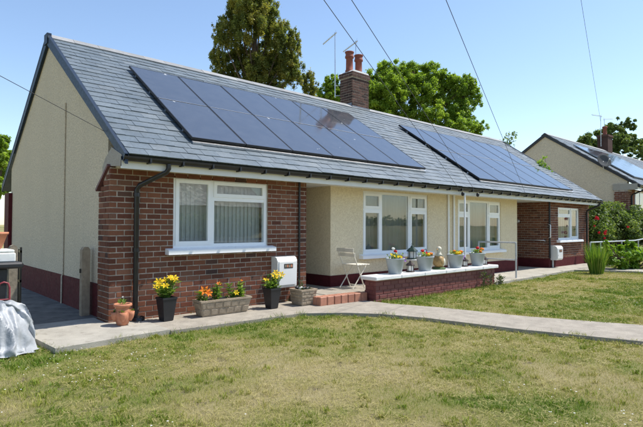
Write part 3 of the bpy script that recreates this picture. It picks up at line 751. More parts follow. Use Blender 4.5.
aerial((NX+7.55, 3.45, NZ+5.0), (NX+7.55, 3.45, NZ+6.75), (-.9, .25, 0), .9, 7, 'television aerial left of the neighbouring single-pot chimney', side=(NX+7.72, 3.45, NZ+5.0))
aerial((NX+8.55, 3.60, NZ+5.0), (NX+8.55, 3.60, NZ+6.75), (.9, -.25, .1), .9, 7, 'television aerial right of the neighbouring single-pot chimney', side=(NX+8.38, 3.60, NZ+5.0))

# ------------------------------------------------------------------ telephone wires and their pole
PT = Vector((-22.2, -13.2, 7.5))
def wire(a, b, label, sag=.25, r=.0038):
    a, b = Vector(a), Vector(b); pts = []
    for i in range(25):
        t = i/24; p = a.lerp(b, t); p.z -= sag*4*t*(1-t); pts.append(p)
    return solo(MB().tube(pts, r, 5), 'telephone_wire', 'wire', tuple(a), label, 'wire', 'overhead telephone wires')
a1 = onY(462, 193, -.42); a2 = onY(477, 194, -.42); a3 = onY(526.5, 196, -.42); a0 = Vector((.01, .285, 2.575))
for p, l in ((a1, 'black overhead wire crossing in front of the twin-pot chimney'), (a2, 'black overhead wire crossing the bushy green tree right of the chimney'),
             (a3, 'black overhead wire running down across the right solar array'), (a0, 'black overhead wire running to the barge board of the beige gable end')):
    wire(p, PT, l, sag=.0)
for p in (a1, a2):
    k = solo(MB().blob((p.x, p.y-.02, p.z-.02), .035, .04, .05, 10, 6), 'wire_insulator', 'blackmatte', (p.x, p.y, p.z-.09), ('small dark wire insulator on the fascia beside the white pole' if p is a1 else 'small dark wire insulator on the fascia over the far cream window'), 'insulator', 'wire insulators on the fascia')
p4 = Vector((NX+8.05, 3.3, NZ+6.0)); d4 = ray(574, -40); q4 = CAM+d4*11
wire(at(601, 124, (Vector((NX+8.55, 3.6, 0))-Vector((CX, CY, 0))).length), CAM+ray(577, -25)*14, 'black overhead wire dropping to the neighbouring chimney', sag=0, r=.006)
TP = thing('telegraph_pole', (PT.x, PT.y, 0), 'tall wooden telegraph pole carrying the wires', 'telegraph pole')
MB().tube([(PT.x, PT.y, -.2), (PT.x, PT.y, 7.7)], [.15, .11], 10).build('pole', 'wood', TP)

# ------------------------------------------------------------------ low wall with coping
LW = thing('garden_wall', (4.15, -1.0, -.06), 'low maroon painted brick wall with white coping beside the path', 'wall')
core = MB().box(4.16, 8.17, -.99, -.745, -.08, .345); co = core.build('wall_core', 'brick_red', LW)
sp = lay_bricks(co, 'brick_red', 'y', -1.0, 4.15, 8.18, -.055, .345) + lay_bricks(co, 'brick_red', 'x', 4.15, -.944, -.735, -.055, .345, phase=.1)
emit_bricks(LW, sp, 200)
x = 4.08; i = 0
while x < 8.2:
    ln = .70 if x+.7 < 8.2 else 8.25-x
    MB().cbox(x+.003, x+ln-.003, -1.065, -.69, .345, .415+random.uniform(-.003, .003), .012).build('coping', 'coping', LW); x += ln

# ------------------------------------------------------------------ planting helpers
def leafset(mb, c, n, spread, h, lw, ll, up=.6, r=None):      # arching leaves from a base point
    for i in range(n):
        an = random.uniform(0, 2*math.pi); d = Vector((math.cos(an), math.sin(an), 0)); s = Vector((-d.y, d.x, 0))
        b = Vector(c)+Vector((random.uniform(-1, 1)*spread, random.uniform(-1, 1)*spread, random.uniform(0, h)))
        l = ll*random.uniform(.6, 1.2); e = d*l*(1-up*random.uniform(.2, 1))+Vector((0, 0, l*up*random.uniform(.2, 1.1)))
        m = b+e*.5+Vector((0, 0, l*.16)); w_ = lw*random.uniform(.7, 1.2)
        t = b+e
        mb.add([b, m-s*w_, t, m+s*w_], [(0, 1, 2, 3)] if False else [(0, 1, 2), (0, 2, 3)], r if r is not None else random.uniform(.02, 1))
def star_flower(c, rad, petals, tilt, name, mat, parent):
    m = MB(); q = Vector(tilt).normalized().to_track_quat('Z', 'Y')
    for k in range(petals):
        a = 2*math.pi*k/petals+random.uniform(-.1, .1); d = Vector((math.cos(a), math.sin(a), 0)); s = Vector((-d.y, d.x, 0))
        P = [Vector((0, 0, -.012)), d*rad*.5-s*rad*.22+Vector((0, 0, rad*.28)), d*rad+Vector((0, 0, rad*.22)), d*rad*.5+s*rad*.22+Vector((0, 0, rad*.28)), d*rad*.5+Vector((0, 0, rad*.2))]
        m.add([q @ p+Vector(c) for p in P], [(0, 1, 4), (1, 2, 4), (4, 2, 3), (0, 4, 3)])
    m.blob(q @ Vector((0, 0, rad*.12))+Vector(c), rad*.14, rad*.14, rad*.14, 6, 4)
    return m.build(name, mat, parent)
def pansy(c, rad, mat, parent):
    m = MB(); n = 7; tl = Vector((random.uniform(-.5, .2), random.uniform(-1, -.2), random.uniform(.3, 1))).normalized(); q = tl.to_track_quat('Z', 'Y')
    P = [Vector((0, 0, -rad*.3))]+[Vector((math.cos(2*math.pi*k/n)*rad*random.uniform(.85, 1.15), math.sin(2*math.pi*k/n)*rad*random.uniform(.85, 1.15), random.uniform(-.1, .2)*rad)) for k in range(n)]
    m.add([q @ p+Vector(c) for p in P], [(0, 1+k, 1+(k+1) % n) for k in range(n)])
    return m.build('flower', mat, parent)
def marigold(c, rad, mat, parent):
    m = MB(); m.blob(c, rad, rad, rad*.7, 9, 6, jit=.2); return m.build('flower', mat, parent)

def stems(mb, base, tips, r=.005):
    for t in tips:
        b = Vector(base)+Vector((random.uniform(-.05, .05), random.uniform(-.05, .05), 0))
        mb.tube([b, b.lerp(Vector(t), .5)+Vector((random.uniform(-.02, .02), random.uniform(-.02, .02), 0)), t], r, 5, random.uniform(.1, .6))
def lily_planter(c, label, fl):
    x, y = c; T = thing('planter', (x, y, 0), label, 'planter', 'tall black planters of yellow lilies')
    m = MB(); k = math.sqrt(2)
    m.lathe([(.068*k, 0), (.100*k, .285), (.107*k, .29), (.107*k, .315), (.094*k, .315), (.088*k, .26)], (x, y, 0), 4, rot=math.pi/4+.06, sm=False)
    m.build('pot', 'blackmatte', T)
    MB().lathe([(.12, 0), (.12, .01)], (x, y, .265), 4, rot=math.pi/4+.06, sm=False).build('soil', 'soil', T)
    g = MB(); tips = [(x+a, y+b, h) for a, b, h in fl]; stems(g, (x, y, .27), tips)
    for a, b, h in fl:
        for j in range(24):
            t = random.random(); leafset(g, (x+a*t, y+b*t, .28+(h-.28)*t*.92), 1, .012, 0, .013, .10, .45)
    leafset(g, (x, y, .30), 70, .08, .12, .014, .12, .5)
    g.build('foliage', 'leaf_pot', T)
    for a, b, h in fl:
        star_flower((x+a, y+b, h+.01), random.uniform(.055, .07), 6, (random.uniform(-.7, .3), random.uniform(-1, -.3), .8), 'flower', PET['yellow'], T)
    for j in range(3): MB().blob((x+random.uniform(-.1, .1), y+random.uniform(-.1, .1), .50), .012, .012, .035, 6, 5).build('bud', 'leaf_lime', T)
lily_planter((.66, -.31), 'tall black square planter of yellow lilies beside the thick black downpipe', [(-.13, -.05, .47), (-.09, .06, .51), (-.05, -.07, .46), (.06, .02, .55), (.10, -.05, .52), (.12, .05, .50), (.02, .08, .52), (-.14, .03, .44), (.07, -.08, .56)])
lily_planter((2.34, -.44), 'tall black square planter of yellow lilies under the white meter box', [(.04, -.04, .47), (.10, .03, .45), (.16, -.04, .50), (.13, .07, .52), (.06, .06, .48), (-.10, .02, .43)])

# strawberry pot
T = thing('strawberry_pot', (.075, -.28, 0), 'terracotta strawberry pot with side pockets at the brick corner', 'plant pot')
MB().lathe([(.075, 0), (.09, .02), (.125, .12), (.13, .18), (.115, .25), (.105, .285), (.135, .30), (.145, .325), (.135, .345), (.115, .345), (.11, .30)], (.075, -.28, 0), 20).build('pot', 'terracotta', T)
for k in range(5):
    a = k*2*math.pi/5-1.9; cx2, cy2 = .075+.125*math.cos(a), -.28+.125*math.sin(a)
    MB().lathe([(.015, -.10), (.045, -.05), (.058, .0), (.062, .05), (.05, .05), (.045, .02)], (cx2, cy2, .17), 10).build('pocket', 'terracotta', T)
MB().lathe([(.11, 0), (.11, .008)], (.075, -.28, .315), 12).build('soil', 'soil', T)
g = MB(); leafset(g, (.06, -.28, .325), 26, .05, .05, .013, .09, .7)
a = 0-1.9+2*2*math.pi/5
for k in range(5):
    a = k*2*math.pi/5-1.9; leafset(g, (.075+.125*math.cos(a), -.28+.125*math.sin(a), .21), 10, .025, .02, .012, .08, .6)
g.tube([(.07, -.28, .33), (.075, -.28, .44)], .004, 5, .4); g.build('foliage', 'leaf_pot', T)
star_flower((.075, -.28, .45), .018, 6, (-.3, -1, .8), 'flower', PET['white'], T)

k_ = .80
for o in [T]: o.scale = (k_, k_, k_); o.location = (.085, -.27, .004)
# stone trough
def block_pot(T, x0, x1, y0, y1, h, fl, nb, rows):
    m = MB(); t = .03
    def rg(a, z): return [(x0+a, y0+a, z), (x1-a, y0+a, z), (x1-a, y1-a, z), (x0+a, y1-a, z)]
    P = rg(fl, 0)+rg(fl*.12, h*.88)+rg(-.006, h*.89)+rg(-.006, h)+rg(t, h)+rg(t+.005, h*.8)
    m.add(P, [(3, 2, 1, 0)]+[(r*4+i, r*4+(i+1) % 4, (r+1)*4+(i+1) % 4, (r+1)*4+i) for r in range(5) for i in range(4)]); m.build('pot', 'stone', T)
    for face in (0, 1):
        for r in range(rows):
            z0_, z1_ = h*.06+r*h*.82/rows, h*.06+(r+1)*h*.82/rows-.008
            n = nb if face == 0 else max(2, int(nb*(y1-y0)/(x1-x0)+.5))
            for i in range(n):
                off = (r % 2)*.5
                u0, u1 = (i-off)/n, (i+1-off)/n; u0, u1 = max(0, u0)+.012, min(1, u1)-.012
                if u1-u0 < .04: continue
                def pt(u, z, out):
                    s = fl*(1-z/(h*.88))+fl*.12*(z/(h*.88))
                    if face == 0: return (x0+s+(x1-x0-2*s)*u, y0+s-out, z)
                    return (x0+s-out, y1-s-(y1-y0-2*s)*u, z)
                o1 = random.uniform(.006, .011); e_ = .008
                Q = [pt(u0, z0_, -.004), pt(u1, z0_, -.004), pt(u1, z1_, -.004), pt(u0, z1_, -.004), pt(u0+e_, z0_+e_, o1), pt(u1-e_, z0_+e_, o1), pt(u1-e_, z1_-e_, o1), pt(u0+e_, z1_-e_, o1)]
                MB().add(Q, [(4, 5, 6, 7), (0, 1, 5, 4), (1, 2, 6, 5), (2, 3, 7, 6), (3, 0, 4, 7)]).build('stone_block', 'stone', T)
    MB().box(x0+.035, x1-.035, y0+.035, y1-.035, h*.82, h*.86).build('soil', 'soil', T)
T = thing('trough_planter', (1.52, -.36, 0), 'long block-patterned stone trough with orange lilies under the bay window', 'planter')
block_pot(T, 1.10, 1.94, -.47, -.22, .225, .045, 6, 2)
g = MB(); fls = []
for (x, y, h, cname) in ((1.20, -.38, .36, 'orange'), (1.17, -.32, .33, None), (1.42, -.36, .42, 'orange'), (1.46, -.30, .38, None), (1.70, -.36, .30, 'yellow'), (1.66, -.30, .40, None), (1.82, -.34, .43, 'orange'), (1.86, -.30, .40, None), (1.80, -.40, .36, None), (1.38, -.32, .38, None)):
    stems(g, (x, y, .19), [(x, y, h)]); 
    for j in range(44):
        t = random.random(); leafset(g, (x, y, .20+(h-.20)*t), 1, .015, 0, .013, .09, .45)
    if cname: fls.append((x, y, h, cname))
g.build('foliage', 'leaf_pot', T)
star_flower((1.18, -.41, .36), .085, 6, (-.5, -1, .7), 'flower', PET['orange'], T); star_flower((1.23, -.43, .33), .07, 6, (.1, -1, .5), 'flower', PET['orange'], T)
star_flower((1.43, -.38, .44), .045, 6, (-.2, -.6, 1), 'flower', PET['orange'], T)
star_flower((1.70, -.42, .29), .05, 6, (-.2, -1, .6), 'flower', PET['yellow'], T); star_flower((1.83, -.36, .455), .03, 5, (0, -.5, 1), 'flower', PET['orange'], T)
# square stone planter
T = thing('stone_planter', (2.98, -.50, 0), 'square block-patterned stone planter with dark succulents beside the step', 'planter')
block_pot(T, 2.80, 3.13, -.62, -.31, .255, .03, 3, 4)
g = MB()
for i in range(9): leafset(g, (random.uniform(2.85, 3.08), random.uniform(-.56, -.36), .23), 12, .03, .03, .016, .07, .5, random.uniform(0, .35))
leafset(g, (2.88, -.5, .25), 14, .03, .12, .012, .10, .8); g.build('foliage', 'leaf_grey', T)
for i in range(9): MB().blob((random.uniform(2.86, 3.07), random.uniform(-.57, -.36), .265), .03, .03, .025, 8, 5, jit=.15).build('pebble', 'blackmatte' if i % 3 else 'white', T)

# buckets on the coping
def bucket(x, y, flowers, label):
    z = .417; T = thing('flower_bucket', (x, y, z), label, 'flower pot', 'grey buckets of flowers along the coping')
    MB().lathe([(.112, 0), (.12, .012), (.168, .258), (.178, .263), (.178, .282), (.165, .282), (.155, .23)], (x, y, z), 22).build('bucket', 'bucket', T)
    MB().lathe([(.157, 0), (.157, .01)], (x, y, z+.243), 14).build('soil', 'soil', T)
    g = MB(); leafset(g, (x, y, z+.255), 170, .11, .09, .013, .062, .55); g.build('foliage', 'leaf_pot', T)
    for (dx, dy, dz, cname, r, typ) in flowers:
        (marigold if typ else pansy)((x+dx*.88, y+dy*.88, z+.255+dz), r*.86, PET[cname], T)
bucket(4.80, -.89, [(-.13, -.10, .07, 'yellow', .034, 0), (-.06, -.13, .07, 'yellow', .036, 0), (.02, -.14, .055, 'yellow', .034, 0), (-.14, -.02, .10, 'yellow', .033, 0), (-.06, 0, .20, 'white', .040, 1), (.04, .02, .15, 'red', .038, 1), (.08, -.10, .06, 'orange', .032, 0), (.14, -.12, .03, 'purple', .03, 0), (.18, -.04, .07, 'purple', .03, 0), (.20, .03, .06, 'purple', .028, 0), (.16, -.14, -.02, 'purple', .028, 0), (.02, -.02, .12, 'yellow', .034, 0)],
       'grey bucket of yellow, red and purple pansies nearest the folding chair on the coping')
bucket(5.71, -.89, [(-.16, -.05, .14, 'red', .042, 1), (-.10, -.12, .10, 'red', .034, 0), (-.07, -.14, .07, 'yellow', .044, 1), (.04, -.10, .08, 'orange', .042, 1), (.10, -.10, .075, 'orange', .038, 1), (.18, -.06, .06, 'rose', .025, 0), (.20, 0, .07, 'purple', .03, 0), (-.02, .04, .09, 'yellow', .034, 0), (.16, -.12, .02, 'purple', .025, 0)],
       'grey bucket of red, yellow and orange flowers on the coping left of the goose')
bucket(6.79, -.88, [(-.12, -.12, .06, 'yellow', .048, 1), (-.04, -.13, .055, 'yellow', .05, 1), (.05, -.11, .08, 'orange', .052, 1), (.11, -.05, .06, 'yellow', .04, 1), (-.02, .02, .09, 'orange', .045, 1), (.19, -.10, -.03, 'purple', .03, 0), (.20, -.06, .02, 'purple', .03, 0), (.22, -.08, -.07, 'purple', .03, 0), (.17, -.14, -.01, 'purple', .028, 0)],
       'grey bucket of marigolds with trailing purple flowers on the coping right of the goose')
bucket(7.65, -.88, [(-.10, -.06, .14, 'red', .05, 1), (.08, -.08, .11, 'orange', .055, 1), (-.02, -.10, .06, 'orange', .04, 1), (.02, .04, .08, 'yellow', .035, 0)],
       'grey bucket of one red and one orange bloom at the handrail end of the coping')

# goose ornament
T = thing('goose_ornament', (6.21, -.87, .417), 'ochre and cream goose ornament standing on the white coping', 'ornament')
gx, gy, g0 = 6.21, -.87, .417
MB().lathe([(.13, 0), (.135, .015), (.11, .04), (.02, .05)], (gx, gy, g0), 14).build('base', 'moss', T)
m = MB(); prof = [(.03, .03), (.075, .05), (.105, .10), (.112, .16), (.10, .22), (.075, .27), (.045, .31), (.034, .345), (.036, .37), (.045, .39), (.048, .415), (.038, .44), (.012, .455)]
m.lathe(prof, (gx, gy, g0), 16); m.v = [(x+.05*max(0, (g0+.27-z)/.27)*(x > gx)*.6, y, z) for x, y, z in m.v]; bd = m.build('body', 'goose_gold', T)
MB().lathe([(.060, .272), (.082, .268), (.050, .312), (.0385, .345), (.040, .37), (.049, .39), (.052, .415), (.042, .443), (.014, .459)], (gx, gy, g0), 16).build('neck', 'goose_white', T)
MB().blob((gx+.035, gy-.045, g0+.15), .075, .072, .10, 10, 7).build('breast', 'goose_white', T)
for s in (-1, 1):
    w_ = MB(); w_.blob((gx-.035, gy+s*.062, g0+.165), .075, .055, .105, 10, 7); w_.v = [(x, y, z) for x, y, z in w_.v]; w_.build('wing', 'goose_gold', T)
MB().tube([(gx-.03, gy, g0+.41), (gx-.085, gy-.005, g0+.395)], [.022, .008], 8).build('beak', 'goose_gold', T)
MB().blob((gx+.10, gy, g0+.09), .05, .045, .035, 8, 6).build('tail', 'goose_gold', T)

# lanterns
def lantern(x, y, z, s, label, mat='bronze', grp='small metal candle lanterns on the coping'):
    T = thing('lantern', (x, y, z), label, 'lantern', grp); h = .17*s; a = .055*s
    MB().lathe([(a*1.5, 0), (a*1.5, .012*s), (a*1.2, .02*s)], (x, y, z), 6, sm=False).build('base', mat, T)
    MB().lathe([(a*.95, 0), (a*.95, h*.55)], (x, y, z+.02*s), 6, sm=False).build('glass', 'frosted_glass', T)
    for k in range(6):
        an = k*math.pi/3; px, py = x+a*1.08*math.cos(an), y+a*1.08*math.sin(an)
        MB().tube([(px, py, z+.018*s), (px, py, z+.02*s+h*.56)], .006*s, 4).build('post', mat, T)
    MB().lathe([(a*1.55, 0), (a*1.5, .012*s), (a*.8, .05*s), (a*.45, .058*s), (a*.4, .075*s), (a*.1, .09*s)], (x, y, z+.02*s+h*.55), 6, sm=False).build('roof', mat, T)
    zt_ = z+.02*s+h*.55+.08*s
    MB().tube([(x+.022*s*math.cos(t), y, zt_+.022*s+.022*s*math.sin(t)) for t in np.linspace(-1.2, 4.3, 9)], .003*s, 4).build('ring', mat, T)
lantern(5.30, -.85, .417, 1.05, 'small bronze lantern on the coping between the first two flower buckets from the chair')
lantern(7.24, -.82, .417, 1.0, 'small bronze lantern on the coping between the marigold bucket and the handrail-end bucket')
lantern(8.02, -.84, .417, 1.0, 'small bronze lantern on the handrail end of the coping beyond the last bucket')
# green lantern on a small white stand
ST = thing('side_table', (6.05, -.32, .112), 'spindly white side table behind the low wall under the green lantern', 'table')
MB().lathe([(.15, 0), (.16, .01), (.16, .022), (.0001, .022)], (6.05, -.32, .575), 16).build('table_top', 'white', ST)
for k in range(3):
    an = k*2*math.pi/3+.4; MB().tube([(6.05+.05*math.cos(an), -.32+.05*math.sin(an), .58), (6.05+.025*math.cos(an), -.32+.025*math.sin(an), .38), (6.05+.14*math.cos(an), -.32+.14*math.sin(an), .114)], .009, 6).build('leg', 'white', ST)
lantern(6.05, -.32, .599, 1.4, 'dark green lantern standing on the spindly white side table', 'green_metal', None)
# watering can by the wall, behind the goose
T = thing('watering_can', (6.75, -.15, .112), 'dark watering can on a white stool under the window', 'watering can')
MB().lathe([(.09, .30), (.10, .31), (.10, .50), (.075, .53), (.0001, .53)], (6.75, -.15, .112), 14).build('body', 'blackmatte', T)
MB().tube([(6.84, -.15, .47), (6.98, -.15, .63)], [.018, .014], 6).build('spout', 'blackmatte', T)
MB().tube([(6.70, -.15, .64), (6.66, -.15, .76), (6.76, -.15, .78), (6.83, -.15, .66)], .009, 6).build('handle', 'blackmatte', T)
ST = thing('stool', (6.75, -.15, .112), 'small white stool carrying the watering can under the window', 'stool')
MB().lathe([(.14, .275), (.14, .298)], (6.75, -.15, .112), 14).build('seat', 'white', ST)
for k in range(4):
    an = k*math.pi/2+.5; MB().tube([(6.75+.10*math.cos(an), -.15+.10*math.sin(an), .387), (6.75+.13*math.cos(an), -.15+.13*math.sin(an), .113)], .012, 6).build('leg', 'white', ST)

# folding chair
T = thing('folding_chair', (4.45, -.10, .112), 'cream slatted folding chair on the raised patio by the porch', 'chair')
z = .112; yl = (-.30, .08)
for s, yy in enumerate(yl):
    MB().tube([(4.62, yy, z), (4.28, yy, z+.73)], .011, 6).build('leg', 'cream_metal', T)      # back leg runs up to the backrest
    MB().tube([(4.32, yy+.02*(1-2*s), z), (4.70, yy+.02*(1-2*s), z+.44)], .011, 6).build('leg', 'cream_metal', T)
for i in range(5):
    x = 4.40+i*.072; MB().cbox(x, x+.058, -.32, .10, z+.435, z+.452, .004).build('seat_slat', 'cream_metal', T)
for i in range(2):
    zz = z+.60+i*.085; xx = 4.335-i*.036; MB().cbox(xx-.02, xx-.005, -.33, .11, zz, zz+.072, .004).build('back_slat', 'cream_metal', T)
MB().tube([(4.60, -.30, z+.045), (4.60, .08, z+.045)], .008, 6).build('stretcher', 'cream_metal', T)
MB().tube([(4.34, -.28, z+.02), (4.34, .06, z+.02)], .008, 6).build('stretcher', 'cream_metal', T)

# meter boxes
def meter(x0, x1, z0, z1, dep, label):
    y1 = -.001; T = thing('meter_box', ((x0+x1)/2, y1, z0), label, 'meter box', 'white wall meter boxes')
    pr = [(y1, z0), (y1-dep+.02, z0), (y1-dep, z0+.025), (y1-dep-.012, z1-.07), (y1-dep+.015, z1-.018), (y1-dep+.05, z1), (y1, z1)]
    MB().prism(pr, lambda p, q, d: (d, p, q), x0, x1).build('housing', 'white', T)
    dm_ = MB().cbox(x0+.025, x1-.025, y1-dep-.022, y1-dep-.004, z0+.045, z1-.075, .006).build('door', 'white', T)
    yy = y1-dep-.0235; wz = z1-.15; xa, xb = x0+.13, x1-.10
    MB().box(xa, xb, yy-.002, yy+.002, wz-.04, wz+.035).build('dial_window', 'blackmatte', dm_)
    for i in range(4):
        xx = xa+.014+i*(xb-xa-.02)/4; MB().box(xx, xx+(xb-xa)/4-.016, yy-.005, yy-.0025, wz-.025, wz+.02).build('dial', 'terracotta' if i % 2 else 'wood', dm_)
    MB().tube([(x0+.06, y1-dep-.018, (z0+z1)/2-.06), (x0+.06, y1-dep-.030, (z0+z1)/2-.06)], .012, 8).build('lock', 'alloy', dm_)
    MB().tube([(x0+.06, y1-.05, z0+.01), (x0+.06, y1-.05, .0)], .028, 8).build('service_pipe', 'galv', T)
meter(2.655, 3.07, .25, .765, .16, 'white wall meter box on the near bay above the lilies')
meter(13.43, 13.86, .24, .68, .20, 'white wall meter box on the far bay beside the porch')

# handrails
def rail(name, pts_top, posts, label, low=None):
    T = thing(name, posts[0], label, 'handrail', 'galvanised handrails')
    MB().tube(pts_top, .022, 8).build('top_rail', 'galv', T)
    if low: MB().tube(low, .018, 8).build('lower_rail', 'galv', T)
    for p in posts: MB().tube([(p[0], p[1], -.05), (p[0], p[1], pts_top[0][2])], .022, 8).build('post', 'galv', T)
rail('handrail', [(9.55, .20, .88), (9.60, -.80, .88)], [(9.60, -.80, 0), (9.555, .20, 0)], 'galvanised handrail with two bars between low wall and porch', [(9.555, .18, .45), (9.60, -.78, .45)])
rail('handrail', [(14.05, -.95, .80), (17.6, -1.15, .80), (19.4, -1.25, .90)], [(14.05, -.95, 0), (14.75, -1.0, 0), (16.4, -1.1, 0), (17.9, -1.17, 0)], 'galvanised handrail passing behind the reeds and lime shrub')

# ------------------------------------------------------------------ things by the side gate
T = thing('concrete_post', (-.03, .87, -.02), 'grey concrete gate post against the gable by the brick corner', 'post')
MB().prism([(-.055, -.05), (.055, -.05), (.055, .93), (.03, .97), (-.03, .97), (-.055, .93)], lambda p, q, d: (p-.03, d, q), .82, .92).build('shaft', 'stone', T)
MB().tube([(-.09, .87, .60), (-.09, .87, .66)], .018, 6).build('latch', 'black', T)
T = thing('wooden_post', (-1.0, .53, -.02), 'weathered wooden gate post with rounded top at the alley', 'post')
MB().prism([(-.06, -.05), (.06, -.05), (.06, .98), (.04, 1.02), (0, 1.035), (-.04, 1.02), (-.06, .98)], lambda p, q, d: (p*.8-1.0, d, q), .485, .575).build('shaft', 'wood', T)
T = thing('gate', (-.90, .58, 0), 'black metal side gate swung open into the alley', 'gate')
for k in range(8):
    yy = .58+k*.105; MB().box(-.912, -.888, yy, yy+.02, .04, .97+.03*(k == 0)).build('bar', 'black', T)
for zz in (.12, .55, .93): MB().box(-.909, -.891, .58, 1.335, zz, zz+.03).build('rail', 'black', T)

# dark bin, box and bowl left of the gate
bx, by = -1.36, .12
T = thing('storage_bin', (bx, by, -.02), 'black plastic bin with overhanging lid by the wooden post', 'bin')
MB().prism([(-.28, 0), (.14, 0), (.18, .80), (-.32, .80)], lambda p, q, d: (bx+p, d, q-.02), by-.28, by+.28).build('body', 'blackmatte', T)
MB().cbox(bx-.36, bx+.33, by-.34, by+.32, .79, .86, .02).build('lid', 'blackmatte', T)
solo(MB().cbox(bx-.30, bx+.27, by-.22, by+.22, .862, .965, .01).cbox(bx-.29, bx+.26, by-.21, by+.21, .968, 1.0, .01), 'box', 'poly', (bx, by, .862), 'white polystyrene box lying on the black bin', 'box')
solo(MB().lathe([(.13, 0), (.15, .02), (.20, .17), (.215, .175), (.215, .20), (.195, .20), (.15, .05), (.0001, .04)], (bx+.02, by, 1.002), 20), 'bowl', 'terracotta', (bx+.02, by, 1.002), 'terracotta bowl standing on the white polystyrene box', 'bowl')
T = thing('hand_truck', (-1.20, -.22, 0), 'red tubular hand truck frame behind the silver sheet', 'hand truck')
MB().tube([(-1.28, -.22, .0), (-1.28, -.22, .58), (-1.265, -.22, .63), (-1.225, -.22, .645), (-1.185, -.22, .63), (-1.17, -.22, .58), (-1.17, -.22, .0)], .011, 6).build('frame', 'red', T)
for zz in (.2, .45): MB().tube([(-1.28, -.22, zz), (-1.17, -.22, zz)], .009, 6).build('crossbar', 'red', T)
MB().box(-1.29, -1.16, -.36, -.22, .0, .012).build('toe_plate', 'red', T)
# silver sheet over a heap
def tarp_mat():
    m, nt, b, o = new_mat('silver_sheet'); c = ramp(nt, noise(nt, 4, 4), [(.35, (.26, .275, .29)), (.65, (.42, .435, .45))])
    nt.links.new(c, b.inputs['Base Color']); b.inputs['Roughness'].default_value = .45
    bump(nt, b, noise(nt, 6, 5, .5), .6, .05); return m
MAT['tarp'] = tarp_mat()
n = 84; V = []
rdg = lambda a, b, k: 1-abs(2*float(vnoise(a, b, k))-1)               # creased folds
for j in range(n+1):
    for i in range(n+1):
        u, v = i/n*2-1, j/n*2-1; x = -1.60+u*.58; y = -.60+v*.36
        hgt = .56*max(0, 1-abs(u)**4.5)*max(0, 1-abs(v)**3.0)*(1-.20*(u+1)/2+.10*math.sin(2.3*u))
        x2, y2 = x+.12*float(vnoise(x, y+4, 3.0)), y+.12*float(vnoise(x+9, y, 3.0))
        cr = .15*rdg(x2+y2*.6, y2-x2*.5, 3.2)**1.3+.075*rdg(x2-.4*y2+3, y2+.7*x2, 7.0)**1.7-.10
        hh = hgt+cr*(.15+min(1, hgt/.15)*.85)
        ed = max(abs(u), abs(v)); hh = hh if ed < .975 else .012
        hh = max(hh, .006+.012*rdg(x2, y2, 6.0)); hh *= 1.0
        fo = .055*math.sin(17*u+2.2*math.sin(5*v)+9*v*abs(u))*min(1, hgt/.1)*(1-.6*hgt/.6)+.02*math.sin(41*u+6*v)*min(1, hgt/.1)
        y += -fo*(.6 if v < 0 else -.6); hh += .35*fo*min(1, hgt/.3)
        V.append((x+.5*cr+(.03*math.sin(9*v) if ed > .9 else 0), y-.4*cr+(.03*math.sin(8*u) if ed > .9 else 0), -.045+hh))
Q = [(j*(n+1)+i, j*(n+1)+i+1, (j+1)*(n+1)+i+1, (j+1)*(n+1)+i) for j in range(n) for i in range(n)]
m = MB().add(V, Q, 0, True); solo(m, 'plastic_sheet', 'tarp', (-1.60, -.60, -.05), 'crumpled silver plastic sheet draped over a heap on the lawn edge', 'sheet')

# ------------------------------------------------------------------ foliage
def crown_mesh(name, clumps, n, leaf, mat, org_, shell=.55, flat=.5, seed=1, tone=.34):
    r = np.random.default_rng(seed); C = np.array([c[:6] for c in clumps], float)
    vol = (C[:, 3]*C[:, 4]*C[:, 5])**.75; pk = r.choice(len(C), n, p=vol/vol.sum())
    d = r.normal(size=(n, 3)); d /= np.linalg.norm(d, axis=1)[:, None]
    rad = (shell+(1.0-shell)*r.random(n)**.5)*(1+.6*r.random(n)**3)
    lump = 1+.22*np.sin(d[:, 0]*5+pk*1.7)*np.sin(d[:, 1]*5+pk)+.15*np.sin(d[:, 2]*7+pk*2.3)
    P = C[pk, :3]+d*(rad*lump)[:, None]*C[pk, 3:6]
    nrm = d*.45+r.normal(size=(n, 3))*.65; nrm[:, 2] += flat; nrm /= np.linalg.norm(nrm, axis=1)[:, None]
    t = np.cross(nrm, r.normal(size=(n, 3))); t /= np.linalg.norm(t, axis=1)[:, None]; b = np.cross(nrm, t)
    s = leaf*(.6+.8*r.random(n))[:, None]
    a = t*s; b = b*s*.55
    Vv = np.stack([P-a, P-b+nrm*s*.1, P+a, P+b+nrm*s*.1], 1).reshape(-1, 3)
    Fc = np.arange(4*n).reshape(-1, 4)
    ctone = r.random(len(C))
    val = np.clip(.45+tone*(ctone[pk]-.5)*2+.25*(r.random(n)-.5)*2, .01, 1)
    return np_mesh(name, Vv, Fc, mat, [('rnd', 'FACE', val)], org_=org_)
def limbs(mb, base, top, clumps, r0, seed):
    rr = random.Random(seed); base = Vector(base); top = Vector(top)
    pts = [base.lerp(top, t)+Vector((rr.uniform(-.15, .15), rr.uniform(-.15, .15), 0))*(t > 0) for t in (0, .2, .4, .6, .8, 1)]
    mb.tube(pts, [r0*(1-.8*t) for t in (0, .2, .4, .6, .8, 1)], 8)
    for c in clumps:
        c = Vector(c[:3]); t = max(.15, min(.9, (c.z-base.z)/(top.z-base.z)*.7)); a = base.lerp(top, t)
        m = a.lerp(c, .5)+Vector((0, 0, -.2))
        mb.tube([a, m, c], [r0*.22*(1-t*.5), r0*.12, r0*.03], 6)
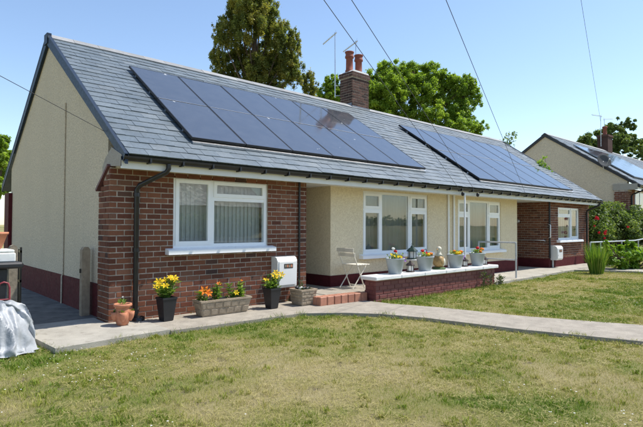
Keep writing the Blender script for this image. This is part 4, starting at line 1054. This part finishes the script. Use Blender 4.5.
def tree(name, label, dist, base_uv, clumps_px, n, leaf, mat, r0, seed, flat=.5, shell=.5, split=0, cat='tree', grp=None):
    cl = []; rr = random.Random(seed)
    for (u, v, ru, rv) in clumps_px:
        p = at(u, v, dist); sc = (p-CAM).dot(FW)/F
        dd = rr.uniform(-1, 1)*1.6*max(ru, rv)*sc; hdir = Vector((p.x-CX, p.y-CY, 0)).normalized()
        p = p+hdir*dd*.8
        cl.append((p.x, p.y, p.z, ru*sc, ru*sc*1.05, rv*sc))
    b = at(base_uv[0], base_uv[1], dist); z0 = float(gz(b.x, b.y)); base = (b.x, b.y, z0)
    T = thing(name, base, label, cat, grp)
    zt_ = max(c[2] for c in cl); tp = (b.x+(sum(c[0] for c in cl)/len(cl)-b.x)*.8, b.y+(sum(c[1] for c in cl)/len(cl)-b.y)*.8, zt_)
    m = MB(); limbs(m, base, tp, cl, r0, seed); m.build('trunk', 'bark', T)
    # break each mass into smaller clumps so that sky shows between
    sub = []
    for c in cl:
        k = max(3, int(split)) if split else 1
        if k == 1: sub.append(c); continue
        c = (c[0], c[1], c[2], c[3]*1.18, c[4]*1.18, c[5]*1.18)
        for i in range(k):
            d = Vector((rr.gauss(0, 1), rr.gauss(0, 1), rr.gauss(0, 1))).normalized()*rr.random()**.42*rr.choice((1, 1, 1, 1.22))
            f = rr.uniform(.10, .24); sub.append((c[0]+d.x*c[3], c[1]+d.y*c[4], c[2]+d.z*c[5], c[3]*f, c[4]*f, c[5]*f))
    o = bpy.data.objects.new('crown', crown_mesh('crown', sub, n, leaf, mat, base, shell, flat, seed)); link(o, T)
    return T
tree('evergreen_tree', 'tall olive green evergreen with feathery plumes behind the roof left of the chimney', 31, (252, 180),
     [(249, -2, 15, 20), (236, 6, 9, 14), (262, 6, 11, 18), (229, 27, 8, 13), (270, 24, 11, 16), (248, 28, 14, 18), (221, 42, 7, 14), (240, 48, 11, 14), (282, 46, 10, 17), (294, 48, 6, 14),
      (263, 52, 13, 16), (217, 62, 7, 12), (231, 66, 9, 14), (254, 72, 13, 15), (278, 70, 13, 16), (293, 74, 9, 14), (309, 86, 7, 13), (240, 86, 12, 12), (270, 92, 14, 12), (222, 80, 10, 10)],
     235000, .050, 'leaf_olive', .42, 3, flat=.9, shell=0, split=95)
tree('broadleaf_tree', 'big round bright green broadleaf tree behind the roof right of the chimney', 33, (425, 190),
     [(386, 73, 13, 11), (408, 72, 13, 11), (431, 73, 13, 11), (449, 82, 10, 10), (464, 84, 8, 10), (375, 85, 10, 12), (395, 92, 14, 13), (420, 92, 15, 13), (444, 98, 13, 12), (468, 98, 10, 12), (474, 86, 5, 6),
      (382, 108, 14, 13), (408, 112, 14, 13), (433, 118, 13, 12), (458, 116, 12, 11), (476, 128, 8, 8), (460, 130, 12, 9), (332, 86, 7, 8), (326, 97, 9, 8), (342, 92, 10, 12), (356, 84, 11, 13), (365, 100, 11, 14), (335, 105, 14, 9)],
     240000, .056, 'leaf_green', .40, 5, flat=.9, shell=0, split=85)
tree('distant_tree', 'dark green tree rising behind the neighbouring chimney and aerials', 46, (610, 200),
     [(584, 143, 8, 6), (597, 138, 9, 9), (612, 131, 9, 8), (626, 136, 8, 9), (618, 147, 12, 9), (600, 150, 10, 8), (637, 146, 9, 8), (634, 160, 12, 9), (575, 150, 7, 4), (628, 124, 6, 5)],
     60000, .075, 'leaf_dark', .30, 8, shell=0, split=34)
tree('side_tree', 'green tree beyond the rear corner of the beige gable wall', 24, (-6, 215),
     [(2, 144, 6, 7), (-10, 150, 12, 14), (4, 160, 8, 9), (-6, 175, 14, 12), (2, 188, 8, 8)], 30000, .07, 'leaf_green', .25, 9, split=30, shell=0)
tree('sapling', 'thin sparse sapling showing above the roof ridge beyond the right array', 24, (511, 190),
     [(511, 138, 5, 5), (507, 134, 3, 3), (514, 134, 3, 4), (509, 144, 6, 5), (506, 141, 3, 4)], 190, .055, 'leaf_dark', .04, 12, shell=.1)
tree('shrub', 'pale green leafy shoots in front of the neighbouring gable wall', 20.5, (543, 200),
     [(544, 158, 2.5, 3), (541, 163, 4, 3), (546, 167, 4, 4), (538, 161, 2, 2), (540, 169, 5, 4), (547, 173, 4, 4)], 240, .05, 'leaf_lime', .025, 13, shell=.1, cat='shrub')
# rose bush between the houses
def bush(name, label, centre, clumps, n, leaf, mat, seed, flat=.4, cat='shrub', shell=.3, split=6):
    rr = random.Random(seed); z0 = float(gz(centre[0], centre[1])); T = thing(name, (centre[0], centre[1], z0), label, cat); sub = []
    for (x, y, z, rx, ry, rz) in clumps:
        for i in range(split):
            d = Vector((rr.gauss(0, 1), rr.gauss(0, 1), rr.gauss(0, 1))).normalized()*rr.uniform(.4, .9); f = rr.uniform(.2, .38)
            sub.append((x+d.x*rx, y+d.y*ry, z+d.z*rz, rx*f, ry*f, rz*f))
    m = MB()
    for c in sub[::3]: m.tube([(centre[0]+rr.uniform(-.2, .2), centre[1]+rr.uniform(-.2, .2), z0), (c[0]*.6+centre[0]*.4, c[1]*.6+centre[1]*.4, (c[2]+z0)*.5), c[:3]], [.02, .014, .006], 5)
    m.build('stems', 'bark', T)
    o = bpy.data.objects.new('foliage', crown_mesh('foliage', sub, n, leaf, mat, (centre[0], centre[1], z0), shell, flat, seed)); link(o, T); return T
RB = bush('rose_bush', 'large rose bush with red blooms between the two bungalows', (18.2, .35),
          [(17.5, .2, 1.0, .7, .8, .8), (18.3, .2, 1.3, .9, .8, .8), (19.2, -.1, 1.2, .9, .8, .8), (20.0, -.5, 1.1, .9, .8, .7), (17.8, .3, 1.9, .5, .6, .4), (18.9, .2, 1.9, .7, .6, .4), (20.3, -.4, 1.7, .7, .6, .4), (20.9, -1.0, 1.3, .8, .7, .6), (17.3, .2, .4, .6, .7, .5)],
          42000, .045, 'leaf_dark', 21, split=24)
for (u, v, r, yy) in ((597, 218, .085, -.45), (594.5, 226, .045, -.4), (599, 232.5, .05, -.55), (605, 233, .07, -.6), (604.5, 238, .045, -.6), (628, 227, .045, -.95), (606, 231, .045, -.55)):
    p = onY(u, v, yy); m = MB()
    for k in range(34):
        d = Vector((random.gauss(0, 1), random.gauss(0, 1), random.gauss(0, 1))).normalized(); c = p+d*r*random.uniform(.35, .95); t = d.cross(Vector((random.gauss(0, 1), random.gauss(0, 1), random.gauss(0, 1)))).normalized(); b2 = d.cross(t)
        h_ = r*random.uniform(.28, .45); m.add([c-t*h_, c-b2*h_*.8+d*h_*.3, c+t*h_, c+b2*h_*.8+d*h_*.3], [(0, 1, 2), (0, 2, 3)])
    m.build('flower', PET['rose'], RB)
bush('lime_shrub', 'bright lime green leafy shrub in front of the handrail beside the reeds', (15.2, -1.75),
     [(14.4, -1.6, .30, .4, .35, .30), (15.0, -1.8, .38, .45, .4, .36), (15.6, -2.0, .35, .5, .4, .34), (14.7, -1.5, .55, .22, .22, .22), (16.1, -2.3, .35, .5, .4, .34), (13.9, -1.45, .55, .16, .16, .25), (15.2, -1.7, .66, .18, .18, .22), (13.75, -1.5, .75, .08, .08, .15)], 4200, .062, 'leaf_lime', 22, flat=.7, split=12)
# reed clump
x, y = 12.95, -1.50; T = thing('reed_clump', (x, y, -.05), 'upright clump of tall green reeds at the lawn edge by the handrail', 'reeds')
V = []; Fq = []; vals = []
for i in range(380):
    a = random.uniform(0, 6.28); rr = .17*math.sqrt(random.random()); b = Vector((x+rr*math.cos(a), y+rr*math.sin(a), -.06)); h = random.uniform(.45, .98)
    ln = Vector((math.cos(a)*rr*.8+random.uniform(-.09, .09), math.sin(a)*rr*.8+random.uniform(-.09, .09), 0)); s = Vector((random.uniform(-1, 1), random.uniform(-1, 1), 0)).normalized()*.009
    k = len(V); m1 = b+ln*.45+Vector((0, 0, h*.6)); t = b+ln*1.25+Vector((0, 0, h)); V += [b-s, b+s, m1+s*.9, m1-s*.9, t, t]; Fq += [(k, k+1, k+2, k+3), (k+3, k+2, k+4, k+5)]; vals += [random.random()]*2
MAT['reed'] = leaf_mat('reed_leaves', [(0, (.08, .18, .022)), (.6, (.18, .30, .035)), (1, (.36, .42, .10))], .4)
link(bpy.data.objects.new('blades', np_mesh('blades', [tuple(p) for p in V], Fq, 'reed', [('rnd', 'FACE', vals)], org_=(x, y, -.05))), T)
# weeds at the end of the low wall and by the walls
def weed(x, y, h, n, label, z=-.05):
    g = MB(); leafset(g, (x, y, z+.02), n, .06, h*.8, .014, .10, .7); g.tube([(x, y, z), (x+.02, y, z+h)], .004, 4, .4); g.tube([(x-.04, y, z), (x-.07, y-.02, z+h*.8)], .004, 4, .4)
    return solo(g, 'weed', 'leaf_grey', (x, y, z), label, 'weed', 'weeds along the garden wall')
for i, (x, y, h, n) in enumerate([(7.55, -1.10, .38, 50), (7.85, -1.09, .30, 40), (8.28, -1.08, .22, 50), (8.45, -1.0, .15, 40)]): weed(x, y, h, n, ['tallest straggly weed at the foot of the maroon wall under the end bucket', 'straggly weed at the foot of the maroon wall under the last lantern', 'low weed at the handrail end of the maroon wall', 'smallest weed on the walkway edge beyond the maroon wall'][i])

# ------------------------------------------------------------------ grass
def inside(px, py, poly):
    c = np.zeros(len(px), bool); n = len(poly); j = n-1
    for i in range(n):
        xi, yi = poly[i]; xj, yj = poly[j]
        k = ((yi > py) != (yj > py)) & (px < (xj-xi)*(py-yi)/(yj-yi+1e-12)+xi); c ^= k; j = i
    return c
def lawn_points(n, r0, r1, pw, seed):
    r = np.random.default_rng(seed); u = r.random(n); rr = (r0**pw+(r1**pw-r0**pw)*u)**(1/pw)
    a = R_(YAW)+R_(49)*(r.random(n)*2-1); x = CX+rr*np.sin(a); y = CY+rr*np.cos(a)
    ok = (y < -.02) | (x > 17.2) | (x < -1.0)
    jx = .16*(vnoise(x+2, y, 5.0)-.5)+.07*(r.random(n)-.5); jy = .16*(vnoise(x, y+8, 5.0)-.5)+.07*(r.random(n)-.5)
    for p in (PATH, SLAB, WALK2, ALLEY): ok &= ~inside(x+jx, y+jy, p)
    ok &= ~((x > 3.0) & (x < 8.25) & (y > -1.0)) & ~((x > 12.5) & (x < 17) & (y > -.8)) & (y < 4)
    ok &= ~((x > -2.15) & (x < -1.04) & (y > -.92) & (y < .4))
    return x[ok], y[ok], rr[ok], r
x, y, rr, r = lawn_points(820000, 2.4, 21, 1.05, 4)
n = len(x); gr = green(x, y); z = gz(x, y)
for p in (PATH, SLAB, WALK2): z[inside(x, y, p)] = -.012
tall = .35+.6*vnoise(x, y, 3.3)+.9*vnoise(x+4, y+1, 11.0)**2+.7*np.clip(gr-.5, 0, 1)
edge = np.zeros(n)
for p, dd in ((PATH, .07), (SLAB, .06), (WALK2, .10)):
    for ox, oy in ((dd, 0), (-dd, 0), (0, dd), (0, -dd)): edge = np.maximum(edge, inside(x+ox, y+oy, p))
edge = np.maximum(edge, ((y > -1.16) & (x > 4.1) & (x < 8.3))*1.6)
h = (.014+.020*r.random(n))*tall*(1+.9*edge); wd = .0017*np.clip(rr/3.6, 1, 5)*(.7+.6*r.random(n))
an = r.random(n)*6.283; ln = h*(.3+1.1*r.random(n)); dx, dy = np.cos(an), np.sin(an)
fa = r.random(n)*6.283; sx, sy = np.cos(fa)*wd, np.sin(fa)*wd
B0 = np.stack([x-sx, y-sy, z-.004], 1); B1 = np.stack([x+sx, y+sy, z-.004], 1); TP_ = np.stack([x+dx*ln, y+dy*ln, z+h], 1)
V = np.stack([B0, B1, TP_], 1).reshape(-1, 3); gv = np.clip(gr*.95+.08+.40*(r.random(n)-.5)+.28*(vnoise(x+5, y+5, 13.0)-.5)+.2*edge, 0, 1); dry = r.random(n) < .22; gv[dry] *= .3
o = bpy.data.objects.new('grass', np_mesh('grass', V, np.arange(3*n).reshape(-1, 3), 'grass', [('green', 'FACE', gv)])); link(o, None, 'stuff')
tag(o, 'short patchy lawn grass, half dried to straw', 'grass')
# longer tufts and leafy weeds standing in the sward
x, y, rr, r = lawn_points(11500, 2.4, 15, 1.15, 23); gg = green(x, y); keep = r.random(len(x)) < np.clip(gg*1.1-.12, .06, .9); x, y, rr, gg = x[keep], y[keep], rr[keep], gg[keep]
k = 18; n = len(x)*k; sp_ = .010+.030*r.random(len(x)); X = np.repeat(x, k)+r.normal(size=n)*np.repeat(sp_, k); Y = np.repeat(y, k)+r.normal(size=n)*np.repeat(sp_, k)
R2 = np.repeat(rr, k); G2 = np.repeat(np.clip(gg*.9+.22*r.random(len(x)), 0, .9), k); Z = gz(X, Y); h = (.018+.024*r.random(n))*np.repeat(.6+.7*r.random(len(x)), k); wd = .0022*np.clip(R2/3.6, 1, 4)*np.repeat(.7+1.4*r.random(len(x))**3, k)
an = r.random(n)*6.283; ln = h*(.2+.9*r.random(n)); fa = r.random(n)*6.283; sx, sy = np.cos(fa)*wd, np.sin(fa)*wd; mx_, my_ = X+np.cos(an)*ln*.4, Y+np.sin(an)*ln*.4
V = np.stack([np.stack([X-sx, Y-sy, Z-.004], 1), np.stack([X+sx, Y+sy, Z-.004], 1), np.stack([mx_+sx, my_+sy, Z+h*.65], 1), np.stack([mx_-sx, my_-sy, Z+h*.65], 1), np.stack([X+np.cos(an)*ln, Y+np.sin(an)*ln, Z+h], 1)], 1).reshape(-1, 3)
b_ = np.arange(n)*5; Fc = np.concatenate([np.stack([b_, b_+1, b_+2], 1), np.stack([b_, b_+2, b_+3], 1), np.stack([b_+3, b_+2, b_+4], 1)]); gv = np.clip(G2+.25*(r.random(n)-.5), 0, 1)
o = bpy.data.objects.new('grass_tufts', np_mesh('grass_tufts', V, Fc, 'grass', [('green', 'FACE', np.tile(gv, 3))])); link(o, None, 'stuff'); tag(o, 'longer green tufts standing out of the dry lawn', 'grass')
# dried clippings lying flat
x, y, rr, r = lawn_points(76000, 2.4, 14, 1.05, 9); keep = vnoise(x+3, y+5, 2.4) > .45; x, y, rr = x[keep], y[keep], rr[keep]; n = len(x); z = gz(x, y)+.006+.022*r.random(n)
an = r.random(n)*6.283; l = .02+.03*r.random(n); dx, dy = np.cos(an)*l, np.sin(an)*l; wd = .0016*np.clip(rr/3.6, 1, 4)
V = np.stack([np.stack([x-dx-dy*0-np.sin(an)*wd, y-dy+np.cos(an)*wd, z], 1), np.stack([x-dx+np.sin(an)*wd, y-dy-np.cos(an)*wd, z], 1), np.stack([x+dx, y+dy, z+.012*r.random(n)], 1)], 1).reshape(-1, 3)
o = bpy.data.objects.new('clippings', np_mesh('clippings', V, np.arange(3*n).reshape(-1, 3), 'grass', [('green', 'FACE', .28*r.random(n))])); link(o, None, 'stuff')
tag(o, 'dry straw-coloured grass clippings lying on the lawn', 'clippings')
# daisies
x, y, rr, r = lawn_points(4200, 3.0, 13, 1.2, 17); dn = vnoise(x+11, y+2, 1.1)+.55*np.exp(-((x+.8)/.9)**2-((y+1.7)/.9)**2)+.35*np.exp(-((x-7.8)/1.5)**2-((y+3.6)/.9)**2)
keep = (dn+.35*r.random(len(x))) > 1.03 ; x, y = x[keep], y[keep]; m = MB()
for px, py in zip(x, y):
    c = Vector((px, py, float(gz(px, py))+random.uniform(.025, .045))); rad = random.uniform(.0045, .0085)
    m.add([c+Vector((0, 0, .003))]+[c+Vector((math.cos(k*math.pi/3)*rad, math.sin(k*math.pi/3)*rad, 0)) for k in range(6)], [(0, 1+k, 1+(k+1) % 6) for k in range(6)])
o = m.build('daisies', PET['white'], None, 'stuff'); tag(o, 'tiny white daisies scattered in the lawn', 'daisies')

# ------------------------------------------------------------------ across the road, seen only in the windows
hx = -16
hd = thing('hedge', (10, -23.5, .4), 'clipped garden hedge across the road', 'hedge')
r = np.random.default_rng(3); cl = [(xx, -23.5+r.uniform(-.2, .2), 1.1, .9, .6, .75) for xx in np.arange(-10, 40, 1.0)]
link(bpy.data.objects.new('foliage', crown_mesh('foliage', cl, 16000, .16, 'leaf_dark', (10, -23.5, .4), .7, .3, 31)), hd)
OH = thing('bungalow', (12, -31, .4), 'plain brick bungalow across the road', 'bungalow')
MB().box(2, 24, -36, -30, .3, 2.9).build('wall', 'render_cream', OH)
MB().prism([(-29.5, 2.85), (-33, 5.3), (-36.5, 2.85)], lambda p, q, d: (d, p, q), 1.7, 24.3).build('roof', 'slate', OH)
